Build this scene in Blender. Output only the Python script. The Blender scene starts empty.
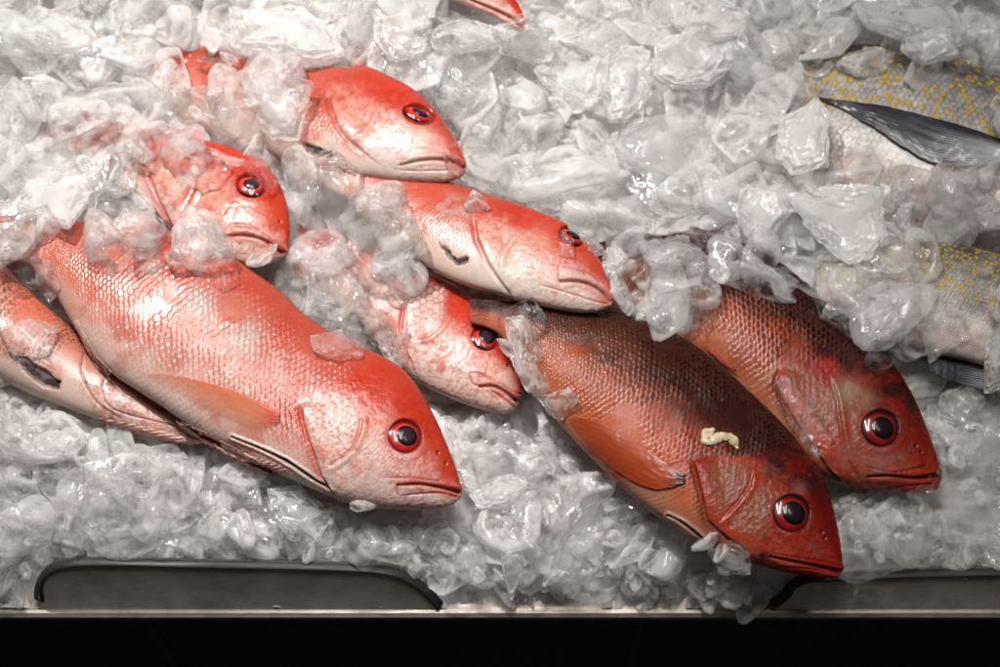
import bpy, bmesh, math, random
import numpy as np
from mathutils import Vector, Matrix

random.seed(7)
RNG = np.random.default_rng(11)
SC = bpy.context.scene
COL = SC.collection

# ------------------------------------------------------------------ camera numbers
TILT = math.radians(25.0)
DIST = 1.5
FOC = 67.5
SENS = 36.0
CAM = np.array([0.0, -math.sin(TILT) * DIST, math.cos(TILT) * DIST])
RIGHT = np.array([1.0, 0, 0])
UPV = np.array([0, math.cos(TILT), math.sin(TILT)])
FWD = np.array([0, math.sin(TILT), -math.cos(TILT)])
KPX = SENS / FOC / 1000.0


def P(px, py, z=0.0):
    """point of the horizontal plane at height z seen at reference position px,py (1000 x 667 sheet)"""
    a = np.asarray(px, float); b = np.asarray(py, float); z = np.asarray(z, float)
    d = (a - 500.0)[..., None] * KPX * RIGHT - (b - 333.5)[..., None] * KPX * UPV + FWD
    t = (z - CAM[2]) / d[..., 2]
    return CAM + d * t[..., None]


def proj(V):
    r = V - CAM
    w = r @ FWD
    return np.stack([500 + (r @ RIGHT) / w / KPX, 333.5 - (r @ UPV) / w / KPX], -1)


# ------------------------------------------------------------------ noise
def _hash(i, j, k, seed):
    h = (i * 374761393 + j * 668265263 + k * 2147483647 + seed * 974711) & 0xFFFFFFFF
    h = ((h ^ (h >> 13)) * 1274126177) & 0xFFFFFFFF
    h = (h ^ (h >> 16)) & 0xFFFFFFFF
    return h / 4294967295.0


def noise(p, seed=0):
    p = np.asarray(p, float)
    if p.shape[-1] == 2:
        p = np.concatenate([p, np.zeros(p.shape[:-1] + (1,))], -1)
    f = np.floor(p); i = f.astype(np.int64); f = p - f
    u = f * f * f * (f * (f * 6 - 15) + 10)
    r = 0
    for a in (0, 1):
        wx = u[..., 0] if a else 1 - u[..., 0]
        for b in (0, 1):
            wy = u[..., 1] if b else 1 - u[..., 1]
            for c in (0, 1):
                wz = u[..., 2] if c else 1 - u[..., 2]
                r = r + wx * wy * wz * _hash(i[..., 0] + a, i[..., 1] + b, i[..., 2] + c, seed)
    return r * 2 - 1


def fbm(p, o=4, seed=0, g=0.5):
    p = np.asarray(p, float)
    r = 0; a = 1; t = 0
    for k in range(o):
        r = r + a * noise(p * 2.0 ** k + 17.3 * k, seed + k); t += a; a *= g
    return r / t


def sstep(a, b, x):
    t = np.clip((x - a) / (b - a), 0, 1)
    return t * t * (3 - 2 * t)


def mixc(a, b, t):
    t = np.asarray(t)[..., None]
    return np.asarray(a) * (1 - t) + np.asarray(b) * t


def curve(pts, n):
    """smooth resampling of a polyline by arc length"""
    p = np.asarray(pts, float)
    q = np.vstack([2 * p[0] - p[1], p, 2 * p[-1] - p[-2]])
    out = []
    for i in range(1, len(q) - 2):
        t = np.linspace(0, 1, 24, endpoint=False)[:, None]
        p0, p1, p2, p3 = q[i - 1], q[i], q[i + 1], q[i + 2]
        out.append(0.5 * (2 * p1 + (p2 - p0) * t + (2 * p0 - 5 * p1 + 4 * p2 - p3) * t ** 2 + (3 * p1 - p0 - 3 * p2 + p3) * t ** 3))
    out = np.vstack(out + [p[-1:]])
    l = np.r_[0, np.cumsum(np.linalg.norm(np.diff(out, axis=0), axis=1))]
    s = np.linspace(0, l[-1], n) if np.isscalar(n) else np.asarray(n) * l[-1]
    return np.stack([np.interp(s, l, out[:, k]) for k in range(p.shape[1])], -1)


def pdist(q, poly, ref=None):
    """distance to a polyline; with ref also the side (positive on the side of ref) and the place along it"""
    poly = np.asarray(poly, float)
    best = np.full(q.shape[0], 1e9); sg = np.zeros(q.shape[0]); al = np.zeros(q.shape[0])
    n = len(poly) - 1
    for i in range(n):
        a, b = poly[i], poly[i + 1]
        d = b - a; L = d @ d
        t = np.clip(((q - a) @ d) / L, 0, 1)
        dd = np.linalg.norm(q - a - t[:, None] * d, axis=1)
        m = dd < best
        best = np.where(m, dd, best)
        s = np.sign(d[0] * (q[:, 1] - a[1]) - d[1] * (q[:, 0] - a[0]))
        if ref is not None:
            s = s * np.sign(d[0] * (ref[1] - a[1]) - d[1] * (ref[0] - a[0]))
        sg = np.where(m, s, sg); al = np.where(m, (i + t) / n, al)
    return best, sg, al


def inpoly(q, poly):
    q = np.atleast_2d(q); poly = np.asarray(poly, float)
    r = np.zeros(len(q), bool)
    j = len(poly) - 1
    for i in range(len(poly)):
        a, b = poly[i], poly[j]
        c = ((a[1] > q[:, 1]) != (b[1] > q[:, 1])) & (q[:, 0] < (b[0] - a[0]) * (q[:, 1] - a[1]) / (b[1] - a[1] + 1e-12) + a[0])
        r ^= c; j = i
    return r


def patch(q, poly, soft):
    d, _, _ = pdist(q, list(poly) + [poly[0]])
    return sstep(-soft, soft, np.where(inpoly(q, poly), d, -d))


# ------------------------------------------------------------------ object helpers
def mesh_from(name, V, F, smooth=True, color=None):
    me = bpy.data.meshes.new(name)
    V = np.asarray(V, np.float32); F = np.asarray(F, np.int32)
    me.vertices.add(len(V)); me.vertices.foreach_set('co', V.ravel())
    k = F.shape[1]
    me.loops.add(F.size); me.loops.foreach_set('vertex_index', F.ravel())
    me.polygons.add(len(F))
    me.polygons.foreach_set('loop_start', np.arange(0, F.size, k, dtype=np.int32))
    if smooth:
        me.polygons.foreach_set('use_smooth', np.ones(len(F), bool))
    if color is not None:
        at = me.color_attributes.new('Col', 'FLOAT_COLOR', 'POINT')
        c = np.ones((len(V), 4), np.float32); c[:, :color.shape[1]] = color
        at.data.foreach_set('color', c.ravel())
    me.update(calc_edges=True)
    me.validate()
    return me


def link(name, me, mat, parent=None, loc=None):
    o = bpy.data.objects.new(name, me)
    if mat and not me.materials:
        me.materials.append(mat)
    COL.objects.link(o)
    if parent:
        o.parent = parent
    if loc is not None:
        o.location = loc
    return o


def tag(o, label=None, cat=None, group=None, kind=None):
    if label: o['label'] = label
    if cat: o['category'] = cat
    if group: o['group'] = group
    if kind: o['kind'] = kind
    return o


def empty(name, loc):
    o = bpy.data.objects.new(name, None)
    o.location = loc; o.empty_display_size = 0.02
    COL.objects.link(o)
    return o


def gridfaces(n, m, wrap=False):
    i = np.arange(n - 1)[:, None]; j = np.arange(m if wrap else m - 1)[None, :]
    j2 = (j + 1) % m
    return np.stack([i * m + j, (i + 1) * m + j, (i + 1) * m + j2, i * m + j2], -1).reshape(-1, 4)


# ------------------------------------------------------------------ materials
def newmat(name):
    m = bpy.data.materials.new(name); m.use_nodes = True
    nt = m.node_tree; nt.nodes.clear()
    out = nt.nodes.new('ShaderNodeOutputMaterial')
    return m, nt, out


def nd(nt, typ, **kw):
    n = nt.nodes.new(typ)
    for k, v in kw.items():
        if k in n.inputs.keys() if isinstance(k, str) else False:
            n.inputs[k].default_value = v
        else:
            setattr(n, k, v)
    return n


def setin(n, **kw):
    for k, v in kw.items():
        n.inputs[k.replace('_', ' ')].default_value = v
    return n


def ramp(nt, src, a, b, va, vb):
    r = nt.nodes.new('ShaderNodeMapRange')
    r.inputs[1].default_value = a; r.inputs[2].default_value = b
    r.inputs[3].default_value = va; r.inputs[4].default_value = vb
    nt.links.new(src, r.inputs[0])
    return r.outputs[0]


def tex(nt, kind, vec, scale, detail=3, rough=0.55):
    n = nt.nodes.new(kind)
    n.inputs['Scale'].default_value = scale
    if 'Detail' in n.inputs:
        n.inputs['Detail'].default_value = detail
        n.inputs['Roughness'].default_value = rough
    nt.links.new(vec, n.inputs['Vector'])
    return n


def mat_ice(name, lo=0.1, hi=0.8, rough=0.05, milk=(0.93, 0.918, 0.905), ior=1.29, back=0.5, gloss=1.38, clear=0.5, grough=0.07):
    """wet ice: glossy wet skin over clear ice clouded by bubbles (cloudiness is stored per vertex)"""
    m, nt, out = newmat(name)
    L = nt.links.new
    at = nt.nodes.new('ShaderNodeVertexColor'); at.layer_name = 'Col'
    oi = nt.nodes.new('ShaderNodeObjectInfo')
    mu = nt.nodes.new('ShaderNodeMath'); mu.operation = 'MULTIPLY_ADD'
    L(oi.outputs['Random'], mu.inputs[0]); mu.inputs[1].default_value = 0.25; mu.inputs[2].default_value = -0.125
    fr = ramp(nt, at.outputs[0], 0.0, 1.0, lo, hi)
    fa = nt.nodes.new('ShaderNodeMath'); fa.operation = 'ADD'; fa.use_clamp = True
    L(fr, fa.inputs[0]); L(mu.outputs[0], fa.inputs[1])
    ge = nt.nodes.new('ShaderNodeNewGeometry')
    gs = nt.nodes.new('ShaderNodeBsdfRefraction'); setin(gs, Roughness=rough, IOR=ior); gs.inputs[0].default_value = (1, 1, 1, 1)
    tr = nt.nodes.new('ShaderNodeBsdfTransparent'); tr.inputs[0].default_value = (0.99, 0.99, 0.99, 1)
    mx = nt.nodes.new('ShaderNodeMixShader'); L(ramp(nt, ge.outputs['Backfacing'], 0, 1, clear, 1.0), mx.inputs[0])
    L(gs.outputs[0], mx.inputs[1]); L(tr.outputs[0], mx.inputs[2])
    df = nt.nodes.new('ShaderNodeBsdfDiffuse'); df.inputs[0].default_value = (*milk, 1)
    tl = nt.nodes.new('ShaderNodeBsdfTranslucent'); tl.inputs[0].default_value = (*milk, 1)
    m2 = nt.nodes.new('ShaderNodeMixShader'); m2.inputs[0].default_value = back
    L(df.outputs[0], m2.inputs[1]); L(tl.outputs[0], m2.inputs[2])
    m3 = nt.nodes.new('ShaderNodeMixShader')
    L(fa.outputs[0], m3.inputs[0]); L(mx.outputs[0], m3.inputs[1]); L(m2.outputs[0], m3.inputs[2])
    fn = nt.nodes.new('ShaderNodeFresnel'); fn.inputs['IOR'].default_value = gloss
    fm = nt.nodes.new('ShaderNodeMath'); fm.operation = 'MULTIPLY'
    L(fn.outputs[0], fm.inputs[0]); L(ramp(nt, ge.outputs['Backfacing'], 0, 1, 1.0, 0.0), fm.inputs[1])
    gl = nt.nodes.new('ShaderNodeBsdfGlossy'); gl.inputs['Roughness'].default_value = grough
    m4 = nt.nodes.new('ShaderNodeMixShader')
    L(fm.outputs[0], m4.inputs[0]); L(m3.outputs[0], m4.inputs[1]); L(gl.outputs[0], m4.inputs[2])
    L(m4.outputs[0], out.inputs[0])
    return m


def mat_skin(name, spec=1.4, rough=0.33, coat=0.35, bumpsc=900, bump=0.25, sss=0.0):
    m, nt, out = newmat(name)
    L = nt.links.new
    at = nt.nodes.new('ShaderNodeVertexColor'); at.layer_name = 'Col'
    tc = nt.nodes.new('ShaderNodeTexCoord')
    n1 = tex(nt, 'ShaderNodeTexNoise', tc.outputs['Object'], bumpsc, 3, 0.6)
    n2 = tex(nt, 'ShaderNodeTexNoise', tc.outputs['Object'], 120, 4, 0.6)
    b = nt.nodes.new('ShaderNodeBump'); setin(b, Strength=bump, Distance=0.0005); L(n1.outputs[0], b.inputs['Height'])
    p = nt.nodes.new('ShaderNodeBsdfPrincipled')
    setin(p, IOR=spec, Coat_Weight=coat, Coat_Roughness=0.08, Subsurface_Weight=sss, Subsurface_Scale=0.004)
    p.inputs['Subsurface Radius'].default_value = (1, 0.35, 0.25)
    L(at.outputs[0], p.inputs['Base Color'])
    L(ramp(nt, n2.outputs[0], 0.35, 0.65, rough * 0.7, rough * 1.35), p.inputs['Roughness'])
    L(b.outputs[0], p.inputs['Normal']); L(b.outputs[0], p.inputs['Coat Normal'])
    L(p.outputs[0], out.inputs[0])
    return m


def mat_fin(name):
    m, nt, out = newmat(name)
    L = nt.links.new
    at = nt.nodes.new('ShaderNodeVertexColor'); at.layer_name = 'Col'
    p = nt.nodes.new('ShaderNodeBsdfPrincipled')
    setin(p, Roughness=0.3, IOR=1.4, Coat_Weight=0.3, Coat_Roughness=0.1)
    L(at.outputs[0], p.inputs['Base Color'])
    tl = nt.nodes.new('ShaderNodeBsdfTranslucent'); L(at.outputs[0], tl.inputs[0])
    tr = nt.nodes.new('ShaderNodeBsdfTransparent')
    a = nt.nodes.new('ShaderNodeMixShader'); a.inputs[0].default_value = 0.25
    L(p.outputs[0], a.inputs[1]); L(tl.outputs[0], a.inputs[2])
    b = nt.nodes.new('ShaderNodeMixShader')
    L(at.outputs[1], b.inputs[0]); L(tr.outputs[0], b.inputs[1]); L(a.outputs[0], b.inputs[2])
    L(b.outputs[0], out.inputs[0])
    return m


def mat_eye(name, coat=1.0):
    m, nt, out = newmat(name)
    L = nt.links.new
    at = nt.nodes.new('ShaderNodeVertexColor'); at.layer_name = 'Col'
    p = nt.nodes.new('ShaderNodeBsdfPrincipled')
    setin(p, Roughness=0.22, IOR=1.38, Coat_Weight=coat, Coat_Roughness=0.03)
    L(at.outputs[0], p.inputs['Base Color'])
    L(p.outputs[0], out.inputs[0])
    return m


def mat_steel(name, col=(0.35, 0.33, 0.31), rough=0.3, metal=1.0):
    m, nt, out = newmat(name)
    L = nt.links.new
    tc = nt.nodes.new('ShaderNodeTexCoord')
    mp = nt.nodes.new('ShaderNodeMapping'); mp.inputs['Scale'].default_value = (1, 14, 14); L(tc.outputs['Object'], mp.inputs[0])
    n = tex(nt, 'ShaderNodeTexNoise', mp.outputs[0], 22, 6, 0.65)
    n2 = tex(nt, 'ShaderNodeTexNoise', tc.outputs['Object'], 35, 5, 0.7)
    n3 = tex(nt, 'ShaderNodeTexVoronoi', tc.outputs['Object'], 95)
    p = nt.nodes.new('ShaderNodeBsdfPrincipled')
    setin(p, Metallic=metal)
    cr = nt.nodes.new('ShaderNodeMix'); cr.data_type = 'RGBA'
    cr.inputs[6].default_value = (*[c * 0.62 for c in col], 1); cr.inputs[7].default_value = (*col, 1)
    L(ramp(nt, n2.outputs[0], 0.35, 0.65, 0, 1), cr.inputs[0]); L(cr.outputs[2], p.inputs['Base Color'])
    L(ramp(nt, n.outputs[0], 0.3, 0.7, rough * 0.6, rough * 1.5), p.inputs['Roughness'])
    # wet drops
    b = nt.nodes.new('ShaderNodeBump'); setin(b, Strength=0.3, Distance=0.001)
    L(ramp(nt, n3.outputs['Distance'], 0.05, 0.25, 1, 0), b.inputs['Height'])
    b2 = nt.nodes.new('ShaderNodeBump'); setin(b2, Strength=0.08, Distance=0.001); L(n.outputs[0], b2.inputs['Height']); L(b.outputs[0], b2.inputs['Normal'])
    L(b2.outputs[0], p.inputs['Normal'])
    L(p.outputs[0], out.inputs[0])
    return m


def mat_plain(name, col, rough=0.5, noise_amt=0.3, scale=30):
    m, nt, out = newmat(name)
    L = nt.links.new
    tc = nt.nodes.new('ShaderNodeTexCoord')
    n = tex(nt, 'ShaderNodeTexNoise', tc.outputs['Object'], scale, 5, 0.6)
    cr = nt.nodes.new('ShaderNodeMix'); cr.data_type = 'RGBA'
    cr.inputs[6].default_value = (*[c * (1 - noise_amt) for c in col], 1); cr.inputs[7].default_value = (*[c * (1 + noise_amt) for c in col], 1)
    L(n.outputs[0], cr.inputs[0])
    p = nt.nodes.new('ShaderNodeBsdfPrincipled'); setin(p, Roughness=rough)
    L(cr.outputs[2], p.inputs['Base Color'])
    L(p.outputs[0], out.inputs[0])
    return m


M_ICE = mat_ice('ice_chunk_material', 0.02, 0.66, rough=0.03)
M_CLEAR = mat_ice('clear_ice_material', -0.04, 0.24, rough=0.012, clear=0.35)
M_FROST = mat_ice('frosted_ice_material', 0.10, 0.74, rough=0.05, grough=0.10)
M_SLAB = mat_ice('slab_ice_material', 0.42, 0.85, rough=0.06, grough=0.12)
M_CHIP = mat_ice('crushed_ice_material', 0.02, 0.6, rough=0.03)
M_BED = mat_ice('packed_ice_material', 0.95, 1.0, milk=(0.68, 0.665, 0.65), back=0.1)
M_SKIN = mat_skin('red_fish_skin', spec=1.36, rough=0.25, coat=0.10)
M_DARK = mat_skin('dark_fish_skin', spec=1.30, rough=0.24, coat=0.05)
M_SILV = mat_skin('silver_fish_skin', rough=0.25, coat=0.5)
M_FIN = mat_fin('fin_membrane')
M_EYE = mat_eye('fish_eye')
M_PUPIL = mat_eye('fish_pupil', 0.35)
M_STEEL = mat_steel('brushed_steel', (0.50, 0.44, 0.39), 0.28, 0.2)
M_EDGE = mat_steel('worn_steel_edge', (0.36, 0.32, 0.28), 0.4, 0.6)
M_LIP_SHADE = mat_steel('lip_edge_shade', (0.02, 0.019, 0.018), 0.5, 0.1)  # near-black colour stands in for shade on the lip's top face
M_FASCIA = mat_plain('dark_teal_panel', (0.006, 0.010, 0.012), 0.35)
M_SEAM = mat_plain('panel_seam', (0.03, 0.028, 0.026), 0.6)
M_FLOOR = mat_plain('dark_floor', (0.01, 0.01, 0.011), 0.6)

# ------------------------------------------------------------------ height map of everything lying on the bed
HX0, HY0, HRES, HNX, HNY = -0.80, -0.42, 0.002, 800, 620
hx = HX0 + (np.arange(HNX) + 0.5) * HRES
hy = HY0 + (np.arange(HNY) + 0.5) * HRES
GX, GY = np.meshgrid(hx, hy, indexing='ij')
LIPY = float(P(500, 606, -0.03)[1])          # front rim of the counter


def bed_z(x, y):
    q = np.stack([x, y], -1)
    z = 0.012 * sstep(-0.10, 0.22, y) + 0.014 * sstep(0.1, 0.4, y)
    z = z + 0.007 * fbm(q * 28, 3, 3) + 0.007 * np.abs(noise(q * 60, 5)) + 0.003 * np.abs(noise(q * 150, 6)) - 0.004
    fr = sstep(LIPY - 0.004, LIPY + 0.06, y)
    return z * fr - 0.028 * (1 - fr) + 0.002 * noise(q * 60, 8) + (1 - fr) * (0.006 * np.abs(noise(q * 110, 9)) + 0.003 * np.abs(noise(q * 240, 10)) - 0.003)


H = bed_z(GX, GY)
BED0 = H.copy()


def hidx(x, y):
    return (np.clip(((np.asarray(x) - HX0) / HRES).astype(int), 0, HNX - 1),
            np.clip(((np.asarray(y) - HY0) / HRES).astype(int), 0, HNY - 1))


def drop(px, py, hm=None):
    """place on top of the pile that is seen at the sheet position"""
    hm = H if hm is None else hm
    z = np.zeros_like(np.asarray(px, float)) + 0.03
    for _ in range(8):
        q = P(px, py, z)
        i, j = hidx(q[..., 0], q[..., 1])
        z = 0.5 * z + 0.5 * hm[i, j]
    return P(px, py, z)


def splat(V):
    i, j = hidx(V[:, 0], V[:, 1])
    np.maximum.at(H, (i, j), V[:, 2])


def closegaps(before):
    # fill one-cell gaps left between splatted vertices
    global H
    f = np.maximum.reduce([np.minimum(np.roll(H, 1, a), np.roll(H, -1, a)) for a in (0, 1)])
    H = np.maximum(H, f)


# ------------------------------------------------------------------ fish
SNAP = dict(back=(0.54, 0.085, 0.048), side=(0.65, 0.20, 0.14), belly=(0.78, 0.58, 0.50), head=(0.60, 0.038, 0.015), cheek=(0.76, 0.33, 0.25), edge=(0.52, 0.045, 0.022), jaw=(0.78, 0.55, 0.48))
DARK = dict(back=(0.055, 0.011, 0.009), side=(0.78, 0.105, 0.024), belly=(0.66, 0.24, 0.13), head=(0.32, 0.008, 0.005), cheek=(0.52, 0.055, 0.020), edge=(0.08, 0.028, 0.018), jaw=(0.62, 0.08, 0.04))


def scales(u, v, wob=0.0, seed=0):
    """overlapping scale pattern on (u: along, towards the tail growing, v: across), heights 0..1, edge mask, random per scale"""
    j0 = np.floor(v)
    best = np.full(u.shape, -1.0); dst = np.ones(u.shape); rid = np.zeros(u.shape); rim = np.zeros(u.shape)
    for dj in (-1, 0, 1):
        j = j0 + dj
        off = 0.5 * (j % 2)
        i0 = np.floor(u - off)
        for di in (-1, 0, 1):
            i = i0 + di
            r0 = _hash(i.astype(np.int64), j.astype(np.int64), np.zeros_like(i).astype(np.int64), seed)
            r1 = _hash(i.astype(np.int64), j.astype(np.int64), np.ones_like(i).astype(np.int64), seed)
            cx = i + off + 0.5 + 0.22 * (r0 - .5); cy = j + 0.5 + 0.22 * (r1 - .5)
            x = (u - cx) / (0.80 + 0.14 * r1); y = (v - cy) / (0.74 + 0.14 * r0)
            d = np.sqrt(x * x + y * y)
            h = 0.5 + 0.5 * x + 0.05 * (r0 - .5)
            h = np.where(d < 1, h - 0.25 * sstep(0.8, 1.0, d), -1)
            m = h > best
            dst = np.where(m, np.hypot(x + 0.1, y), dst); best = np.where(m, h, best); rid = np.where(m, r0, rid); rim = np.where(m, sstep(0.62, 0.9, d) * sstep(-0.75, 0.1, x), rim)
    return np.clip(best, 0, 1), rim, rid, dst


def make_fish(name, label, cat, group, dor, ven, zmid, pal, mat, nS=420, nT=150, rows=24, thick=0.39, roll=0.0,
              ztail=None, eye=None, mouth=None, lips=(), opercle=None, preop=None, cheek=None, slit=None, nostrils=(), headcut=0.62,
              ruddy=0.0, belly_w=0.5, scale_amp=0.0015, silver=False, hole=None, darkside=0.0, nape=None, seed=1, blush_and_light=()):
    s = np.linspace(0, 1, nS)
    s = 1 - (1 - s) ** 1.25                       # denser towards the snout
    d2 = curve(dor, s); v2 = curve(ven, s)
    zl = zmid + ((zmid if ztail is None else ztail) - zmid) * (1 - s) ** 1.3
    D = P(d2[:, 0], d2[:, 1], zl); W = P(v2[:, 0], v2[:, 1], zl)
    C = (D + W) / 2; A = (D - W) / 2
    ha = np.linalg.norm(A, axis=1)
    k = np.exp(-0.5 * (np.arange(-40, 41) / 14.0) ** 2); k /= k.sum()
    hs = np.convolve(np.pad(ha, 40, mode='edge'), k, 'valid')
    T = thick * hs * (0.92 + 0.22 * sstep(0.55, 0.9, s))
    T = np.minimum(T, ha * 1.25 + 0.0005)
    # around the section: dense on the upper flank, sparse below
    nB = 34
    th = np.r_[np.linspace(0, math.pi, nT, endpoint=False), np.linspace(math.pi, 2 * math.pi, nB, endpoint=False)]
    m = len(th)
    ct = np.cos(th); st = np.sin(th)
    zz = np.sign(st) * np.abs(st) ** 0.85
    # belly a little fuller than the back
    zz = zz * (1 - 0.10 * ct)
    axis = np.gradient(C, axis=0); axis /= np.linalg.norm(axis, axis=1)[:, None] + 1e-12
    V = C[:, None, :] + A[:, None, :] * ct[None, :, None] + np.array([0, 0, 1.0])[None, None, :] * (T[:, None] * zz[None, :])[..., None]
    if roll:
        # roll about the long axis, belly turned up towards the viewer
        ax = (C[-1] - C[0]); ax /= np.linalg.norm(ax)
        R = np.array(Matrix.Rotation(roll, 3, Vector(ax)))
        V = (V - C[:, None, :]) @ R.T + C[:, None, :]
    # normals of the smooth body
    du = np.gradient(V, axis=0); dv = np.roll(V, -1, 1) - np.roll(V, 1, 1)
    N = np.cross(du, dv); N /= np.linalg.norm(N, axis=2)[..., None] + 1e-15
    if (N[nS // 2, nT // 2, 2]) < 0: N = -N
    flat = V.reshape(-1, 3); nf = N.reshape(-1, 3)
    top = np.tile(st > -0.05, nS)
    q = proj(flat)
    S = np.repeat(s, m); CT = np.tile(ct, nS)
    arc = np.r_[0, np.cumsum(np.linalg.norm(np.diff(C, axis=0), axis=1))]
    ARC = np.repeat(arc, m)
    refL = arc[-1]
    sd = seed * 31
    nz1 = fbm(flat * 60, 4, sd); nz2 = fbm(flat * 220, 3, sd + 9); nz3 = fbm(flat * np.array([30, 30, 30]) + 5, 3, sd + 4)
    disp = np.zeros(len(flat))
    tt = 0.5 - 0.5 * CT                            # 0 back .. 1 belly
    # head mask
    eref = np.array(eye[:2]) if eye else d2[-1]
    if opercle is not None:
        od, osd, oal = pdist(q, opercle, eref)
        osig = od * osd
        nd_, ns_, _ = pdist(q, (list(nape) if nape is not None else []) + list(opercle), eref)
        wd = 3 + 9 * (1 - sstep(0.15, 0.5, tt))
        hd = sstep(-wd, wd, nd_ * ns_ + nz1 * 6 + nz2 * 5)
    else:
        osig = None
        hd = sstep(headcut - 0.02, headcut + 0.02, S + nz1 * 0.02)
    tn = tt + 0.10 * nz1 + 0.05 * nz2
    # ---------------- scales
    rowh = 2 * np.repeat(hs, m) / rows
    un = -np.r_[0, np.cumsum(np.diff(arc) / (2 * 0.5 * (hs[1:] + hs[:-1]) / rows * 1.12))]
    U = np.repeat(un, m) + 0.45 * fbm(flat * 55, 3, sd + 2)
    vv = (np.tile(th, nS) / math.pi) * rows * 1.25 + 0.5 * fbm(flat * 55, 3, sd + 3)
    sh, rim, rid, sdst = scales(U, vv, seed=seed)
    bodyk = (1 - hd) * top
    fade = bodyk * (0.12 + 0.88 * sstep(-0.25, 0.2, nz3 + 0.22 + 0.3 * nz1)) * (1 - 0.55 * sstep(0.8, 0.98, tt))
    disp += scale_amp * (sh - 0.5) * fade
    # ---------------- colour of the trunk
    if silver:
        col = mixc((0.12, 0.11, 0.10), (0.60, 0.56, 0.53), sstep(0.02, 0.5, tn))
        col = mixc(col, (0.74, 0.62, 0.56), sstep(0.62, 0.9, tn))
        col = mixc(col, (0.10, 0.09, 0.07), rim * 0.55 * fade)
        col = col * (0.90 + 0.5 * nz1 + 0.3 * nz2)[:, None].clip(0.45, 1.25)
        yl = (rid > 0.71) * (1 - sstep(0.55, 0.85, sdst + 0.25 * nz2)) * (0.75 + 0.5 * nz1)
        col = mixc(col, (0.72, 0.46, 0.012), np.clip(yl * 1.2, 0, 0.95) * sstep(0.66, 0.5, tt + 0.1 * nz1))
    else:
        col = mixc(pal['back'], pal['side'], sstep(0.12, 0.60, tn - darkside) if pal is not DARK else sstep(0.27, 0.76, tn - darkside))
        col = mixc(col, pal['belly'], sstep(belly_w, belly_w + 0.38, tn))
        if pal is SNAP:
            lit = sstep(-0.3, 0.35, fbm(flat * 18 + 40, 3, sd + 15))
            col = mixc(col, (0.80, 0.58, 0.53), fade * (1 - rim) * (0.10 + 0.48 * rid) * (0.15 + 0.85 * sstep(0.15, 0.6, tn)) * (0.35 + 0.65 * lit))
            col = mixc(col, pal['edge'], rim * fade * (0.85 + 0.4 * nz2) * (1 - sstep(0.6, 0.98, tn)))
            gy = sstep(0.25, 0.5, nz3 + 0.35 * nz2) * bodyk * sstep(0.1, 0.3, tt)
            col = mixc(col, (0.52, 0.47, 0.40), 0.6 * gy)
            rd_ = sstep(0.12, 0.42, fbm(flat * 45 + 9, 3, sd + 7)) * bodyk
            col = mixc(col, pal['back'], 0.5 * rd_)
        else:
            k_ = fade * (1 - sstep(0.75, 0.98, tn))
            col = mixc(col, col * mixc((0.55, 0.50, 0.50), (1.0, 1.0, 1.0), rim), k_)
            col = mixc(col, col * 1.25 + np.array([0.22, 0.055, 0.026]) * (0.12 + 0.88 * sstep(0.15, 0.65, tn))[:, None], k_ * rim * 0.8)
            col = mixc(col, (0.070, 0.036, 0.016), k_ * (1 - rim) * (rid > 0.5) * 0.5 * (1 - sstep(0.5, 0.8, tn)))
            col = mixc(col, (0.48, 0.10, 0.035), 0.5 * sstep(0.1, 0.4, fbm(flat * 40 + 2, 3, sd + 6)) * (1 - hd) * sstep(0.35, 0.6, tn))
    # ---------------- head colour
    htop = np.asarray(pal['head'])[None] * np.ones((len(q), 1))
    if pal is DARK: htop = mixc(pal['back'], pal['head'], np.clip(sstep(0.80, 0.95, S) + 0.5 * nz1, 0, 1))
    hc = htop * (1 - sstep(0.22, 0.52, tn + 0.10 * nz1))[:, None] + np.asarray(pal['cheek']) * sstep(0.22, 0.52, tn + 0.10 * nz1)[:, None]
    hc = mixc(hc, pal['jaw'], sstep(0.66, 0.9, tn))
    streak = sstep(0.05, 0.35, fbm(q * 0.09 + 3, 4, sd + 21))
    hc = mixc(hc, pal['head'], 0.45 * streak * (tn < 0.85))
    if pal is SNAP:
        pale = sstep(0.05, 0.4, fbm(q * 0.055 + 30, 4, sd + 31)) * sstep(0.3, 0.55, tt)
        hc = mixc(hc, (0.80, 0.64, 0.60), 0.75 * pale)
    else:
        pale = sstep(0.1, 0.4, fbm(q * 0.09 + 30, 4, sd + 31)) * sstep(0.3, 0.5, tt)
        hc = mixc(hc, (0.42, 0.20, 0.13), 0.55 * pale)
    vein = sstep(0.86, 0.97, 1 - np.abs(fbm(q * 0.11 + 80, 3, sd + 51))) * sstep(0.0, 0.5, nz3 + 0.3)
    hc = mixc(hc, pal['edge'] if pal is not DARK else (0.42, 0.02, 0.012), 0.45 * vein)
    hc = hc * (1 + 0.28 * nz2 + 0.18 * fbm(flat * 500, 2, sd + 52))[:, None]
    sn = sstep(0.90, 0.995, S)
    hc = mixc(hc, pal['head'], 0.55 * sn * (1 - sstep(0.75, 0.95, tt)))
    if not silver:
        col = mixc(col, hc, hd)
    # skin relief of the head: fine wrinkles
    wr = 1 - np.abs(fbm(q * 0.16 + 50, 3, sd + 41))
    disp += hd * top * (0.00016 * nz2 + 0.00022 * (wr - 0.8) * sstep(0.25, 0.5, tt))
    # faint small scales over the rest of the head
    hs_, hr_, hi_, _ = scales(U * 1.35, vv * 1.3, seed=seed + 2)
    hk_ = hd * top * sstep(0.18, 0.3, tt) * (1 - sstep(0.80, 0.95, tt)) * (1 - sstep(0.86, 0.95, S)) * sstep(-0.35, 0.15, nz3 + 0.2)
    disp += 0.00042 * (hs_ - 0.5) * hk_
    col = mixc(col, col * 0.72, 0.6 * hk_ * hr_)
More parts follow.
